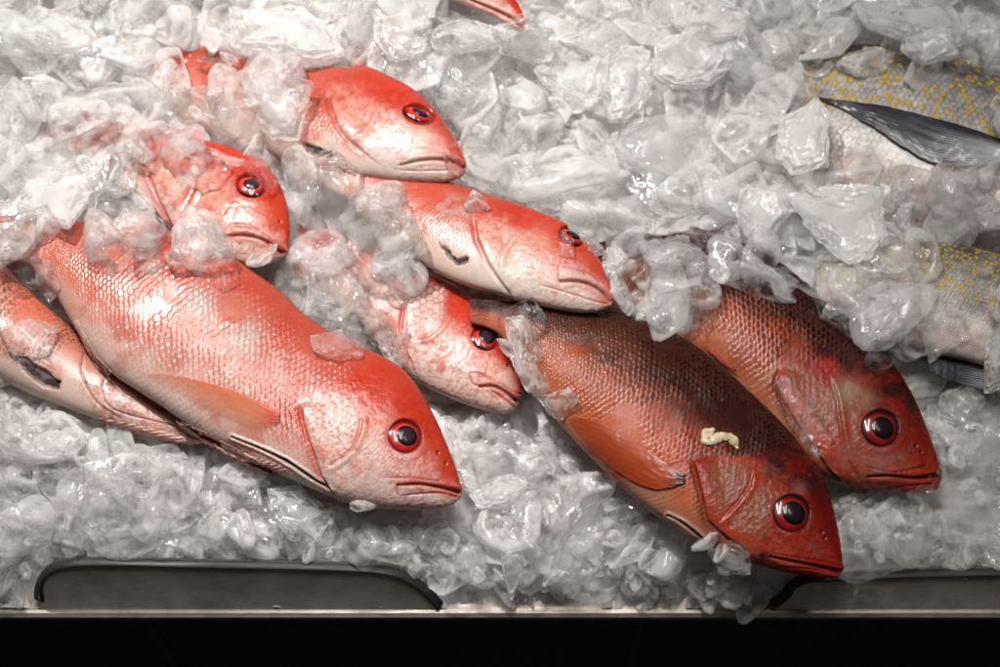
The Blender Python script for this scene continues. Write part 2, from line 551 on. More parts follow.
    col = mixc(col, np.minimum(col * 1.18 + 0.02, 1), 0.5 * hk_ * (hi_ > 0.55))
    # pits and slime furrows
    disp += hd * top * 0.00022 * fbm(flat * 420, 2, sd + 61)
    # small scales of cheek and gill cover
    if cheek is not None:
        ck = np.zeros(len(q))
        for pl in cheek:
            ck = np.maximum(ck, patch(q + 3 * np.stack([nz1 + nz2, nz2 - nz1], -1), pl, 5.5))
        ck *= top
        ang = 0.5
        cs = math.cos(ang); sn_ = math.sin(ang)
        uu = -(q[:, 0] * cs + q[:, 1] * sn_) / 7.0 + 0.3 * nz1; vw = (-q[:, 0] * sn_ + q[:, 1] * cs) / 6.5 + 0.3 * nz2
        s2, r2, i2, _ = scales(uu, vw, seed=seed + 5)
        disp += ck * 0.0005 * (s2 - 0.4)
        pc = (0.74, 0.60, 0.53) if pal is SNAP else (0.44, 0.15, 0.075)
        col = mixc(col, mixc(pc, pal['edge'] if pal is SNAP else (0.30, 0.04, 0.02), np.clip(r2 * 0.75 + 0.2 * nz2, 0, 1)), ck * 0.85)
    # gill cover edge: the plate stands proud of the body
    if osig is not None:
        plate = sstep(0, 1.6, osig) * (1 - sstep(6, 26, osig)) * top
        endf = sstep(0.0, 0.12, oal) * (1 - 0.3 * sstep(0.9, 1, oal))
        disp += 0.0022 * plate * endf
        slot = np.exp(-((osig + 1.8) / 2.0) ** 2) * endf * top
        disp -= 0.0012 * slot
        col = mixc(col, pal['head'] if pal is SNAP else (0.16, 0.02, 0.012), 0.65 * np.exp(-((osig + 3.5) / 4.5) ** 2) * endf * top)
    if preop is not None:
        pd, ps, pl_ = pdist(q, preop, eref)
        e = sstep(0.0, 0.15, pl_) * (1 - 0.5 * sstep(0.85, 1, pl_))
        sg = pd * ps
        disp += 0.0011 * np.exp(-((sg - 3) / 3.2) ** 2) * e * top
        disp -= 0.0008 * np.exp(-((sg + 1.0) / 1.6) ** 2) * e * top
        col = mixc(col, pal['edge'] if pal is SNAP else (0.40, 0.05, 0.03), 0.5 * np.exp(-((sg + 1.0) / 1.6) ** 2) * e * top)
    # mouth and lip folds
    if mouth is not None:
        md, ms, ml = pdist(q, curve(mouth, 24))
        mw = 1.1 + 0.9 * sstep(0.5, 1, ml)
        g = np.exp(-(md / mw) ** 2) * top
        disp -= 0.0030 * g
        disp += 0.0007 * np.exp(-((md - 4.2) / 2.6) ** 2) * top * sstep(0.03, 0.2, ml)
        lipc = (0.68, 0.16, 0.10) if pal is SNAP else (0.45, 0.03, 0.02)
        col = mixc(col, lipc, 0.6 * np.exp(-(md / 5.0) ** 2) * top)
        col = mixc(col, (0.14, 0.015, 0.01), np.clip(g * 1.2, 0, 1) * (0.35 + 0.65 * ml))
    for lp in lips:
        ld, ls, ll = pdist(q, curve(lp, 20))
        g = np.exp(-(ld / 1.2) ** 2) * top * (0.4 + 0.6 * sstep(0, 0.2, ll))
        disp -= 0.0007 * g
        col = mixc(col, (0.50, 0.06, 0.035) if pal is SNAP else (0.2, 0.012, 0.01), 0.65 * g)
    for (nx, ny) in nostrils:
        g = np.exp(-(((q - np.array([nx, ny])) / np.array([1.5, 1.9])) ** 2).sum(1)) * top
        disp -= 0.0016 * g
        col = mixc(col, (0.10, 0.01, 0.008), np.clip(g * 1.2, 0, 1))
    # belly cut
    if slit is not None:
        sd_, ss_, sl_ = pdist(q, curve(slit, 30))
        w = 0.7 + 2.2 * sstep(0.1, 0.8, sl_) * np.sin(np.clip(sl_ * 0.55 + 0.42, 0, 1) * math.pi) * (0.7 + 0.5 * nz2)
        g = (1 - sstep(w * 0.55, w * 1.1, sd_)) * top
        disp -= 0.005 * g
        disp += 0.0012 * np.exp(-((sd_ - w - 1.5) / 1.6) ** 2) * top
        col = mixc(col, (0.66, 0.52, 0.46), 0.6 * np.exp(-((sd_ - w - 1.5) / 2.2) ** 2) * top)
        col = mixc(col, mixc((0.05, 0.02, 0.022), (0.17, 0.12, 0.12), sstep(-0.2, 0.4, nz2)), g)
    if hole is not None:
        hk = patch(q + np.stack([nz2, nz1], -1) * 4, hole, 1.3) * top
        disp -= 0.004 * hk
        col = mixc(col, mixc((0.07, 0.045, 0.045), (0.22, 0.17, 0.17), sstep(-0.3, 0.4, nz2)), hk)
    for (bx, by, br, bc, bs) in blush_and_light:
        g = np.exp(-(((q - np.array([bx, by])) / br) ** 2).sum(1)) * top
        col = mixc(col, bc, np.clip(bs * g * (1 + 0.8 * nz1), 0, 1))
    # eye socket
    if eye:
        ex, ey, er = eye[:3]
        asp = eye[3] if len(eye) > 3 else 1.0
        rot = eye[4] if len(eye) > 4 else 0.0
        dq = q - np.array([ex, ey])
        c_, s_ = math.cos(rot), math.sin(rot)
        a_ = dq[:, 0] * c_ + dq[:, 1] * s_; b_ = (-dq[:, 0] * s_ + dq[:, 1] * c_) / asp
        rr = np.sqrt(a_ ** 2 + b_ ** 2) / er
        disp -= 0.0040 * (1 - sstep(0.80, 1.02, rr)) * top
        disp += 0.0003 * np.exp(-((rr - 1.25) / 0.2) ** 2) * top
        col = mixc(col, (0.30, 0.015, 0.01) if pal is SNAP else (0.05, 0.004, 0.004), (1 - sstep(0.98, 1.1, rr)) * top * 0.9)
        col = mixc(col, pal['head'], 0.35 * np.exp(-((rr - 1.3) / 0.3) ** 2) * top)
    disp += 0.0008 * nz3 * (1 - hd * 0.75)
    # close the snout gently
    Vd = flat + nf * disp[:, None]
    loc = C[nS // 2] * np.array([1, 1, 0]) + np.array([0, 0, zmid - T.max()])
    n0 = len(Vd)
    F = gridfaces(nS, m, True)
    # end caps as fans are avoided: the ends are closed by tiny quads onto their own ring
    capA = np.stack([np.arange(0, m // 2 - 1), np.arange(1, m // 2), m - 2 - np.arange(0, m // 2 - 1), m - 1 - np.arange(0, m // 2 - 1)], -1)
    capB = capA[:, ::-1] + (nS - 1) * m
    F = np.vstack([F, capA, capB])
    if (np.cross(du, dv)[nS // 2, nT // 2, 2]) < 0: F = F[:, ::-1]
    col = col * (0.74 if silver else (0.66 if pal is not DARK else 0.50))
    root = empty(name, loc)
    tag(root, label, cat, group)
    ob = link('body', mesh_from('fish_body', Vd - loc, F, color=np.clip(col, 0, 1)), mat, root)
    splat(Vd[top]); closegaps(None)
    info = dict(root=root, loc=loc, V=Vd, N=nf, q=q, top=top)
    if eye:
        make_eye(info, eye, pal)
    return info


def make_eye(info, eye, pal):
    ex, ey, er = eye[:3]
    asp = eye[3] if len(eye) > 3 else 1.0
    rot = eye[4] if len(eye) > 4 else 0.0
    ring = info['top'] & (np.hypot(info['q'][:, 0] - ex, info['q'][:, 1] - ey) < er * 1.25) & (np.hypot(info['q'][:, 0] - ex, info['q'][:, 1] - ey) > er * 0.9)
    c = info['V'][ring].mean(0); n = info['N'][ring].mean(0); n /= np.linalg.norm(n)
    c = P(ex, ey, c[2] - 0.0004)
    R = er * KPX * (DIST - 0.02)
    ax = P(ex + 1, ey, c[2]) - P(ex, ey, c[2]); ax -= n * (ax @ n); ax /= np.linalg.norm(ax)
    ay = np.cross(n, ax)
    a2 = ax * math.cos(-rot) + ay * math.sin(-rot); b2 = -ax * math.sin(-rot) + ay * math.cos(-rot)

    def dome(rad, bul, nr, na, z0, colf, name, parent, offs=(0, 0), mat=None):
        r = np.linspace(0.02, 1, nr); a = np.linspace(0, 2 * math.pi, na, endpoint=False)
        RR, AA = np.meshgrid(r, a, indexing='ij')
        z = z0 + bul * (1 - RR ** 2.4)
        V = c + ((RR * np.cos(AA)) * rad + offs[0])[..., None] * a2 + ((RR * np.sin(AA)) * rad * asp + offs[1])[..., None] * b2 + z[..., None] * n
        cc = colf(RR, AA)
        F = gridfaces(nr, na, True)[:, ::-1]
        me = mesh_from(name, V.reshape(-1, 3) - info['loc'], F, color=cc.reshape(-1, 3))
        return link(name, me, mat or M_EYE, parent)
    red = np.array((0.34, 0.010, 0.010)) if pal is not DARK else np.array((0.17, 0.003, 0.003))

    def iris(RR, AA):
        nzz = fbm(np.stack([np.cos(AA) * 3 + ex, np.sin(AA) * 3, RR * 4], -1), 3, int(ex))
        k = mixc(red * 1.25, red * 0.35, sstep(0.66, 0.88, RR + 0.06 * nzz + 0.10 * np.sin(AA + 0.6)))
        k = mixc(k, (0.012, 0.003, 0.004), sstep(0.84 if pal is not DARK else 0.76, 0.97 if pal is not DARK else 0.90, RR + 0.05 * np.sin(AA + 0.6)))
        k = mixc(k, (0.55, 0.12, 0.05), (0.5 if pal is not DARK else 0.15) * np.exp(-((RR - 0.60) / 0.05) ** 2))
        return k * (1 + 0.5 * nzz[..., None])
    e = dome(R * 1.02, R * 0.24, 26, 64, -0.0010, iris, 'eye', info['root'])

    def pup(RR, AA):
        nzz = fbm(np.stack([np.cos(AA) * RR * 2 + ex, np.sin(AA) * RR * 2, RR], -1), 3, int(ey))
        k = mixc((0.032, 0.015, 0.024), (0.008, 0.003, 0.006), sstep(0.45, 0.95, RR + 0.25 * nzz)) * (1.0 if pal is not DARK else 0.35)
        return k
    dome(R * ((0.52 if pal is not DARK else 0.58) + 0.1 * ((ex * 7) % 1)), R * 0.11, 16, 48, R * 0.24 * 0.70 - 0.0001, pup, 'pupil', e, offs=(R * 0.04, -R * 0.02), mat=M_PUPIL)


def make_fin(name, info, up, lo, colf, off=0.0018, n=90, m=40, rays=14, thick=0.0008, lift=0.0, ridge=0.00024, alpha=1.0, label=None, hm=None, body=True):
    """membrane between two edges draped over what lies below, with raised rays running from the base"""
    a = curve(up, n); b = curve(lo, n)
    jit = 1.3 * noise(np.stack([np.linspace(0, 30, n), np.zeros(n)], -1), 91) * np.linspace(1, 0, n) ** 0.5
    a = a + np.stack([0 * jit, jit * 0.5], -1); b = b + np.stack([jit * 0.4, jit], -1)
    t = np.linspace(0, 1, m)
    g = a[:, None, :] * (1 - t)[None, :, None] + b[:, None, :] * t[None, :, None]
    Q = drop(g[..., 0], g[..., 1], hm)
    z = Q[..., 2]
    for _ in range(6):      # smooth the drape
        zp = np.pad(z, 1, mode='edge')
        z = np.maximum(z * 0.5, 0) + 0.125 * (zp[:-2, 1:-1] + zp[2:, 1:-1] + zp[1:-1, :-2] + zp[1:-1, 2:]) + np.minimum(z * 0.5, 0)
    s = np.linspace(0, 1, n)[:, None]
    ray = 0.5 + 0.5 * np.cos(t[None, :] * rays * 2 * math.pi + 0.6 * noise(np.stack(np.broadcast_arrays(s * 4, t[None, :] * 3), -1), 3))
    edge = np.sin(np.pi * np.clip(t, 0.02, 0.98))[None, :] ** 0.3
    z = z + off + ridge * ray * edge + lift * np.sin(np.clip(1 - s, 0, 1) * math.pi * 0.5)
    Vt = P(g[..., 0], g[..., 1], z)
    Vb = Vt - np.array([0, 0, thick])
    V = np.vstack([Vt.reshape(-1, 3), Vb.reshape(-1, 3)])
    c = colf(s + 0 * t[None, :], t[None, :] + 0 * s, ray)
    al = np.full(c.shape[:2], alpha) if np.isscalar(alpha) else alpha(s + 0 * t[None, :], t[None, :] + 0 * s)
    cc = np.concatenate([c, al[..., None]], -1).reshape(-1, 4)
    cc = np.vstack([cc, cc])
    F = gridfaces(n, m); K = n * m
    fs = [F, F[:, ::-1] + K]
    i = np.arange(n - 1)
    fs.append(np.stack([i * m, i * m + K, (i + 1) * m + K, (i + 1) * m], -1))
    fs.append(np.stack([(i + 1) * m + m - 1, (i + 1) * m + m - 1 + K, i * m + m - 1 + K, i * m + m - 1], -1))
    j = np.arange(m - 1)
    fs.append(np.stack([j + 1, j + 1 + K, j + K, j], -1))
    q0 = (n - 1) * m
    fs.append(np.stack([q0 + j, q0 + j + K, q0 + j + 1 + K, q0 + j + 1], -1))
    F = np.vstack(fs)
    o = link(name, mesh_from(name, V - info['loc'], F, color=cc), M_FIN, info['root'])
    if label: o['label'] = label
    splat(Vt.reshape(-1, 3))
    return o


GRP_RED = 'red snappers laid on the ice'
# --- bottom layer first
fH = make_fish('red_snapper', 'dark red snapper at far right, lying behind the brown-backed one with its mouth shut', 'fish', GRP_RED,
    [(560, 250), (620, 240), (680, 235), (730, 240), (780, 264), (825, 298), (860, 330), (890, 362), (910, 392), (925, 425), (936, 455), (941, 476)],
    [(560, 290), (620, 312), (660, 335), (700, 365), (740, 402), (775, 440), (800, 462), (825, 477), (862, 487), (900, 491), (930, 492), (938, 488), (941, 478)],
    0.026, DARK, M_DARK, nS=520, nT=190, rows=29, eye=(881, 428, 19), mouth=[(868, 477), (890, 476), (915, 478), (940, 475)],
    lips=[[(869, 478), (872, 488), (890, 488), (915, 485), (938, 484)], [(866, 467), (895, 472), (925, 466)]],
    nape=[(885, 348), (852, 362), (818, 366), (795, 362)], opercle=[(782, 365), (776, 385), (790, 415), (812, 445), (830, 470), (850, 485)], preop=[(829, 372), (838, 400), (842, 430), (848, 460), (860, 478)],
    cheek=[[(785, 368), (822, 372), (850, 398), (845, 430), (820, 430), (795, 400)]], nostrils=[(916, 446), (921, 452)], darkside=0.05, seed=3,
    blush_and_light=[(846, 392, 14, (0.50, 0.36, 0.25), 0.8), (868, 402, 10, (0.50, 0.36, 0.25), 0.7), (820, 374, 16, (0.40, 0.02, 0.015), 0.7), (745, 365, 30, (0.40, 0.06, 0.03), 0.5), (880, 460, 20, (0.50, 0.22, 0.18), 0.6), (915, 440, 16, (0.30, 0.01, 0.012), 0.6), (850, 450, 16, (0.45, 0.2, 0.13), 0.6)])
fB = make_fish('red_snapper', 'pale belly-up snapper at the left edge with its head tucked under the big bright one', 'fish', GRP_RED,
    [(-90, 215), (-40, 230), (0, 262), (40, 300), (80, 336), (115, 368), (150, 396), (185, 418), (205, 430), (214, 437)],
    [(-90, 320), (-40, 355), (0, 378), (30, 393), (60, 405), (95, 418), (150, 435), (185, 443), (205, 443), (214, 439)],
    0.014, dict(SNAP, back=(0.68, 0.22, 0.15), side=(0.76, 0.45, 0.38), head=(0.7, 0.28, 0.22), cheek=(0.8, 0.55, 0.5)), M_SKIN, nS=260, nT=110, thick=0.55, rows=20, headcut=0.62, belly_w=0.35,
    lips=[[(105, 375), (103, 395), (115, 410), (150, 420), (190, 428)], [(150, 405), (165, 410), (180, 412), (192, 420)], [(85, 345), (82, 372), (95, 400), (120, 418)]],
    hole=[(12, 354), (25, 355), (42, 368), (60, 382), (56, 390), (44, 388), (28, 376)], seed=5, scale_amp=0.0003,
    blush_and_light=[(30, 315, 22, (0.75, 0.17, 0.09), 0.8), (160, 408, 10, (0.6, 0.12, 0.08), 0.7), (183, 418, 9, (0.6, 0.06, 0.04), 0.7)])
fC = make_fish('red_snapper', 'small snapper head with a drooping mouth, wedged in ice above the big bright snapper', 'fish', GRP_RED,
    [(20, 118), (60, 118), (110, 122), (160, 131), (200, 140), (235, 150), (260, 163), (278, 182), (287, 205), (290, 230), (288, 250)],
    [(20, 150), (60, 160), (100, 175), (130, 192), (165, 222), (185, 243), (210, 257), (240, 264), (262, 264), (278, 260), (287, 252)],
    0.040, SNAP, M_SKIN, ztail=-0.004, nS=300, nT=120, scale_amp=0.0007, rows=27, eye=(251, 185, 15.5, 0.85, 0.2), mouth=[(225, 236), (245, 235), (262, 239), (275, 247), (286, 255)],
    lips=[[(225, 229), (232, 225), (245, 225), (262, 232), (280, 246), (286, 253)], [(225, 229), (224, 236)]],
    nape=[(205, 140), (178, 146), (166, 148)], opercle=[(160, 150), (150, 175), (160, 200), (172, 222), (182, 240)], preop=[(205, 160), (195, 190), (185, 210), (180, 225)], slit=[(127, 186), (138, 195), (150, 206), (163, 221)],
    nostrils=[(280, 222)], belly_w=0.55, seed=7, blush_and_light=[(150, 160, 10, (0.25, 0.03, 0.02), 0.8), (275, 215, 18, (0.66, 0.07, 0.03), 0.8)])
fF = make_fish('red_snapper', 'small snapper head with its mouth slightly open, in the centre between the two largest snappers', 'fish', GRP_RED,
    [(300, 225), (340, 236), (380, 250), (430, 272), (457, 286), (482, 306), (500, 326), (512, 350), (519, 376), (522, 391)],
    [(300, 280), (330, 300), (360, 322), (383, 345), (400, 364), (420, 382), (450, 397), (480, 408), (503, 413), (513, 411), (518, 404), (521, 395)],
    0.028, SNAP, M_SKIN, ztail=0.012, nS=320, nT=130, scale_amp=0.0007, rows=27, eye=(485.5, 337.5, 14.5, 0.9, 0.4), mouth=[(480, 386), (494, 386), (505, 391), (513, 397), (518, 401)],
    lips=[[(470, 373), (472, 383), (482, 387)], [(470, 373), (480, 374), (497, 382), (512, 391), (520, 394)], [(488, 388), (503, 398), (514, 407)]],
    nape=[(480, 298), (448, 284), (425, 282)], opercle=[(416, 285), (406, 305), (402, 325), (404, 345), (412, 362)], preop=[(450, 313), (440, 327), (430, 336), (416, 340)],
    cheek=[[(418, 283), (448, 285), (440, 315), (412, 335), (406, 312)]], seed=9, nostrils=[(508, 365)],
    blush_and_light=[(500, 330, 16, (0.62, 0.05, 0.025), 0.7), (505, 378, 9, (0.78, 0.6, 0.52), 0.7), (470, 300, 22, (0.6, 0.06, 0.03), 0.5), (435, 330, 8, (0.82, 0.74, 0.70), 0.6)])
fG = make_fish('red_snapper', 'large brown-backed red snapper at front right, its snout touching the steel rim', 'fish', GRP_RED,
    [(470, 300), (500, 301), (540, 304), (600, 311), (650, 324), (690, 344), (720, 367), (750, 394), (780, 423), (805, 452), (820, 472), (831, 502), (838, 530), (842, 556), (843, 569)],
    [(470, 322), (500, 335), (525, 370), (545, 402), (562, 425), (590, 456), (620, 485), (650, 511), (682, 531), (710, 544), (745, 560), (785, 571), (820, 577), (836, 577), (842, 572)],
    0.044, DARK, M_DARK, nS=600, nT=220, rows=33, eye=(792, 513, 19), mouth=[(770, 557), (790, 561), (815, 566), (842, 572)],
    lips=[[(772, 553), (800, 558), (825, 562), (840, 566)], [(785, 567), (810, 569), (838, 574)]],
    nape=[(806, 440), (775, 452), (738, 456), (708, 455)], opercle=[(692, 458), (697, 475), (702, 497), (708, 520), (725, 535), (745, 550)], preop=[(754, 470), (750, 487), (738, 503), (722, 520)],
    cheek=[[(708, 464), (745, 462), (752, 480), (740, 500), (718, 515), (712, 495)], [(760, 480), (775, 490), (770, 530), (755, 540), (735, 530), (745, 505)]],
    slit=[(668, 515), (680, 521), (695, 532), (705, 540)], nostrils=[(822, 532), (825, 538)], darkside=0.02, seed=11, belly_w=0.62,
    blush_and_light=[(700, 460, 14, (0.28, 0.012, 0.01), 0.6), (600, 390, 45, (0.50, 0.14, 0.06), 0.45), (560, 370, 35, (0.58, 0.17, 0.08), 0.5), (826, 520, 22, (0.24, 0.010, 0.010), 0.7), (812, 560, 18, (0.34, 0.012, 0.01), 0.7), (763, 556, 5, (0.02, 0.02, 0.02), 0.9), (640, 505, 25, (0.62, 0.36, 0.28), 0.6), (800, 489, 6, (0.5, 0.3, 0.28), 0.5)])  # orange-brown spots near the tail paint the key light into the skin colour
fE = make_fish('red_snapper', 'pale-bellied snapper across the centre, its eye half hidden by ice, lying over the brown-backed one', 'fish', GRP_RED,
    [(300, 152), (340, 156), (400, 168), (450, 183), (500, 199), (540, 213), (566, 225), (588, 245), (602, 265), (610, 285), (613, 298)],
    [(300, 178), (340, 195), (370, 214), (402, 240), (420, 259), (435, 271), (460, 283), (490, 292), (520, 300), (555, 308), (580, 312), (600, 311), (610, 306), (613, 300)],
    0.061, SNAP, M_SKIN, ztail=0.030, nS=360, nT=140, scale_amp=0.0007, rows=27, eye=(572, 236, 14, 0.7, 0.45), mouth=[(560, 281), (578, 281), (592, 285), (603, 292), (611, 301)],
    lips=[[(559, 266), (572, 268), (590, 274), (604, 283)], [(559, 266), (559, 279)], [(540, 285), (565, 292), (590, 300), (606, 304)]],
    nape=[(515, 200), (492, 208), (480, 211)], opercle=[(474, 215), (478, 240), (488, 262), (500, 280), (510, 292)], preop=[(516, 232), (506, 245), (500, 258), (498, 270)], belly_w=0.42,
    hole=[(440, 243), (450, 250), (456, 258), (466, 254), (467, 262), (456, 264), (449, 257)], seed=13,
    blush_and_light=[(580, 250, 26, (0.62, 0.07, 0.035), 0.8), (540, 250, 26, (0.72, 0.22, 0.15), 0.6), (500, 290, 40, (0.8, 0.73, 0.66), 0.7), (570, 302, 25, (0.8, 0.72, 0.66), 0.7), (604, 300, 8, (0.72, 0.2, 0.14), 0.8), (430, 195, 22, (0.66, 0.09, 0.05), 0.6)])
fD = make_fish('red_snapper', 'snapper head at upper left with a closed pale jaw casting shade on the ice below', 'fish', GRP_RED,
    [(120, 34), (160, 40), (205, 48), (250, 57), (300, 65), (340, 68), (366, 68), (388, 77), (410, 88), (428, 104), (445, 124), (458, 145), (466, 165)],
    [(120, 80), (160, 112), (205, 133), (247, 147), (275, 158), (307, 168), (340, 174), (370, 178), (405, 181), (435, 182), (455, 179), (463, 174), (466, 168)],
    0.057, SNAP, M_SKIN, ztail=-0.012, nS=340, nT=130, scale_amp=0.0007, rows=27, eye=(419, 114, 17, 0.62, 0.25), mouth=[(400, 165), (420, 160), (440, 159), (455, 162), (466, 168)],
    lips=[[(411, 148), (430, 149), (450, 156), (462, 164)], [(395, 170), (425, 171), (450, 170)], [(411, 148), (405, 160)]],
    nape=[(378, 66), (352, 82), (337, 88)], opercle=[(330, 92), (332, 108), (338, 125), (347, 138), (362, 150)], preop=[(377, 106), (370, 120), (362, 132), (349, 140)], belly_w=0.5,
    hole=[(303, 143), (315, 146), (322, 150), (333, 152), (332, 156), (318, 156), (308, 152)], seed=15,
    blush_and_light=[(422, 137, 12, (0.78, 0.62, 0.5), 0.7), (455, 145, 12, (0.6, 0.06, 0.03), 0.8), (318, 103, 9, (0.3, 0.04, 0.02), 0.8), (425, 112, 22, (0.60, 0.06, 0.04), 0.5), (400, 172, 40, (0.8, 0.74, 0.68), 0.6), (375, 85, 18, (0.58, 0.06, 0.03), 0.6)])
fA = make_fish('red_snapper', 'largest bright pink snapper at the left, whole flank bare, red head at front', 'fish', GRP_RED,
    [(-60, 226), (-10, 222), (40, 222), (100, 224), (160, 232), (220, 252), (270, 285), (308, 317), (348, 343), (383, 358), (405, 372), (422, 394), (437, 422), (449, 450), (458, 474), (462, 490)],
    [(-60, 250), (-10, 252), (30, 266), (52, 288), (72, 322), (90, 350), (110, 372), (135, 389), (165, 408), (200, 431), (240, 453), (285, 476), (320, 491), (345, 501), (380, 508), (420, 509), (447, 506), (458, 500), (462, 493)],
    0.036, SNAP, M_SKIN, nS=680, nT=250, rows=29, eye=(405.5, 436, 17.5), mouth=[(398, 485), (420, 484), (440, 487), (461, 492)],
    lips=[[(397, 484), (398, 495)], [(400, 496), (420, 494), (440, 493), (456, 497)], [(385, 478), (410, 478), (440, 481)]],
    nape=[(385, 350), (362, 366), (330, 384), (308, 394)], opercle=[(300, 402), (303, 418), (307, 434), (315, 455), (322, 476), (336, 494)], preop=[(363, 414), (361, 430), (354, 448), (344, 458), (332, 466)],
    cheek=[[(310, 398), (330, 390), (347, 396), (361, 418), (354, 436), (338, 444), (318, 448), (308, 425)]],
    slit=[(232, 437), (262, 449), (290, 463), (312, 478), (332, 490)], nostrils=[(438, 453), (446, 464)], seed=17, belly_w=0.62,
    blush_and_light=[(395, 375, 38, (0.60, 0.055, 0.028), 0.85), (450, 470, 16, (0.60, 0.045, 0.025), 0.8), (438, 440, 18, (0.62, 0.06, 0.03), 0.5), (290, 415, 14, (0.58, 0.06, 0.03), 0.7), (320, 385, 18, (0.60, 0.08, 0.04), 0.5), (200, 305, 16, (0.55, 0.50, 0.46), 0.6), (250, 330, 14, (0.50, 0.46, 0.40), 0.4), (375, 462, 26, (0.80, 0.62, 0.58), 0.6), (200, 370, 50, (0.78, 0.52, 0.46), 0.35), (60, 262, 35, (0.62, 0.14, 0.07), 0.5), (70, 310, 22, (0.72, 0.24, 0.15), 0.4)])
fI = make_fish('red_snapper', 'red snout poking out of the ice at the top edge', 'fish', GRP_RED,
    [(330, -140), (390, -95), (440, -55), (490, -25), (513, -3), (523, 14), (526, 27)],
    [(330, -60), (380, -30), (430, -8), (465, 4), (490, 14), (510, 26), (520, 31), (525, 30)],
    0.070, SNAP, M_SKIN, ztail=0.040, nS=120, nT=70, rows=18, headcut=0.4, seed=19, mouth=[(470, 0), (495, 10), (512, 18), (525, 28)], eye=(470, -30, 14))
GRP_SP = 'yellow-spotted silver fish'
fJ = make_fish('spotted_fish', 'silver fish with yellow spots and a dark pointed fin, at upper right under ice', 'fish', GRP_SP,
    [(720, 95), (755, 66), (805, 50), (870, 46), (940, 58), (1010, 84), (1080, 116), (1130, 150), (1160, 185)],
    [(720, 125), (755, 155), (805, 184), (860, 204), (920, 222), (980, 240), (1040, 248), (1100, 235), (1150, 210), (1160, 190)],
    0.050, SNAP, M_SILV, ztail=-0.015, nS=340, nT=140, rows=34, silver=True, headcut=0.97, seed=21, scale_amp=0.0005, eye=(1110, 165, 13))
fK = make_fish('spotted_fish', 'lower silver fish with yellow spots, beside the big frosted ice slab at right', 'fish', GRP_SP,
    [(820, 270), (860, 252), (910, 243), (960, 246), (1020, 262), (1080, 290), (1130, 325), (1150, 345)],
    [(820, 300), (860, 325), (910, 345), (960, 358), (1020, 372), (1080, 375), (1130, 365), (1150, 350)],
    0.040, SNAP, M_SILV, nS=280, nT=120, rows=34, silver=True, headcut=0.97, seed=23, scale_amp=0.0005, eye=(1110, 330, 12))

# ------------------------------------------------------------------ fins
def fc_orange(s, t, r):
    c = mixc((0.68, 0.20, 0.08), (0.74, 0.42, 0.28), t)
    c = mixc(c, (0.62, 0.16, 0.07), 0.45 * (1 - r))
    return mixc(c, (0.62, 0.10, 0.05), sstep(0.75, 1, s))


def fc_dorange(s, t, r):
    c = mixc((0.52, 0.09, 0.02), (0.42, 0.065, 0.018), t)
    c = mixc(c, (0.26, 0.03, 0.01), 0.6 * (1 - r))
    return mixc(c, (0.06, 0.012, 0.008), sstep(0.82, 1, s))


def fc_pale(s, t, r):
    c = mixc((0.70, 0.44, 0.38), (0.68, 0.27, 0.20), t)
    return mixc(c, (0.72, 0.54, 0.48), 0.6 * r)


def fc_navy(s, t, r):
    c = mixc((0.007, 0.007, 0.012), (0.028, 0.030, 0.048), r)
    return mixc(c, (0.42, 0.42, 0.46), sstep(0.60, 0.88, s + 0.3 * (r - 0.5)) * sstep(0.1, 0.4, t))


def fc_red(s, t, r):
    return mixc((0.52, 0.05, 0.025), (0.66, 0.12, 0.06), r)


make_fin('pectoral_fin', fA, [(140, 372), (175, 375), (215, 384), (250, 397), (272, 408), (280, 414)], [(141, 374), (165, 388), (200, 407), (235, 424), (258, 430), (279, 424)], fc_orange, rays=17, off=0.0009, thick=0.0004, alpha=lambda s, t: np.clip((0.18 + 0.62 * sstep(0.0, 0.8, s)) * (1 - 0.75 * t) * sstep(-0.02, 0.12, s) * sstep(1.0, 0.8, t) + 0.12 * sstep(0.6, 1, s), 0.0, 0.85))
make_fin('pelvic_fin', fA, [(215, 446), (235, 452), (262, 459), (285, 467)], [(216, 448), (238, 462), (262, 472), (287, 472)], fc_pale, rays=6, off=0.002)
make_fin('pectoral_fin', fG, [(566, 416), (590, 419), (620, 434), (655, 455), (685, 474)], [(568, 421), (592, 450), (625, 476), (655, 489), (685, 484)], fc_dorange, rays=18, off=0.0011, thick=0.0005, alpha=lambda s, t: np.clip((0.45 + 0.5 * sstep(0.0, 0.6, s)) * (1 - 0.55 * t * sstep(1.0, 0.3, s)), 0, 0.95) * sstep(-0.02, 0.08, s))
make_fin('pelvic_fin', fB, [(176, 420), (195, 427), (220, 440), (250, 455), (268, 465)], [(176, 426), (195, 438), (222, 452), (250, 462), (268, 467)], fc_pale, rays=5, off=0.0022)
make_fin('pelvic_fin', fB, [(96, 417), (125, 422), (160, 430), (198, 441)], [(97, 420), (125, 429), (160, 440), (198, 444)], fc_pale, rays=5, off=0.001)
make_fin('anal_fin', fB, [(78, 320), (88, 340), (100, 358), (112, 372)], [(74, 322), (84, 346), (96, 366), (108, 376)], fc_pale, rays=4, off=0.003)
make_fin('dorsal_fin', fD, [(346, 69), (354, 62), (361, 54), (368, 62), (376, 71)], [(347, 73), (354, 73), (361, 73), (368, 74), (377, 75)], fc_red, rays=5, off=0.0)
make_fin('dorsal_fin', fH, [(706, 344), (718, 354), (728, 363), (737, 371)], [(704, 346), (716, 357), (727, 366), (737, 372)], fc_dorange, rays=3, off=0.004)
make_fin('pectoral_fin', fJ, [(819, 97), (850, 101), (890, 107), (930, 117), (970, 128), (1004, 140)], [(820, 99), (845, 110), (875, 128), (905, 148), (940, 164), (1004, 166)], fc_navy, rays=22, off=0.003)
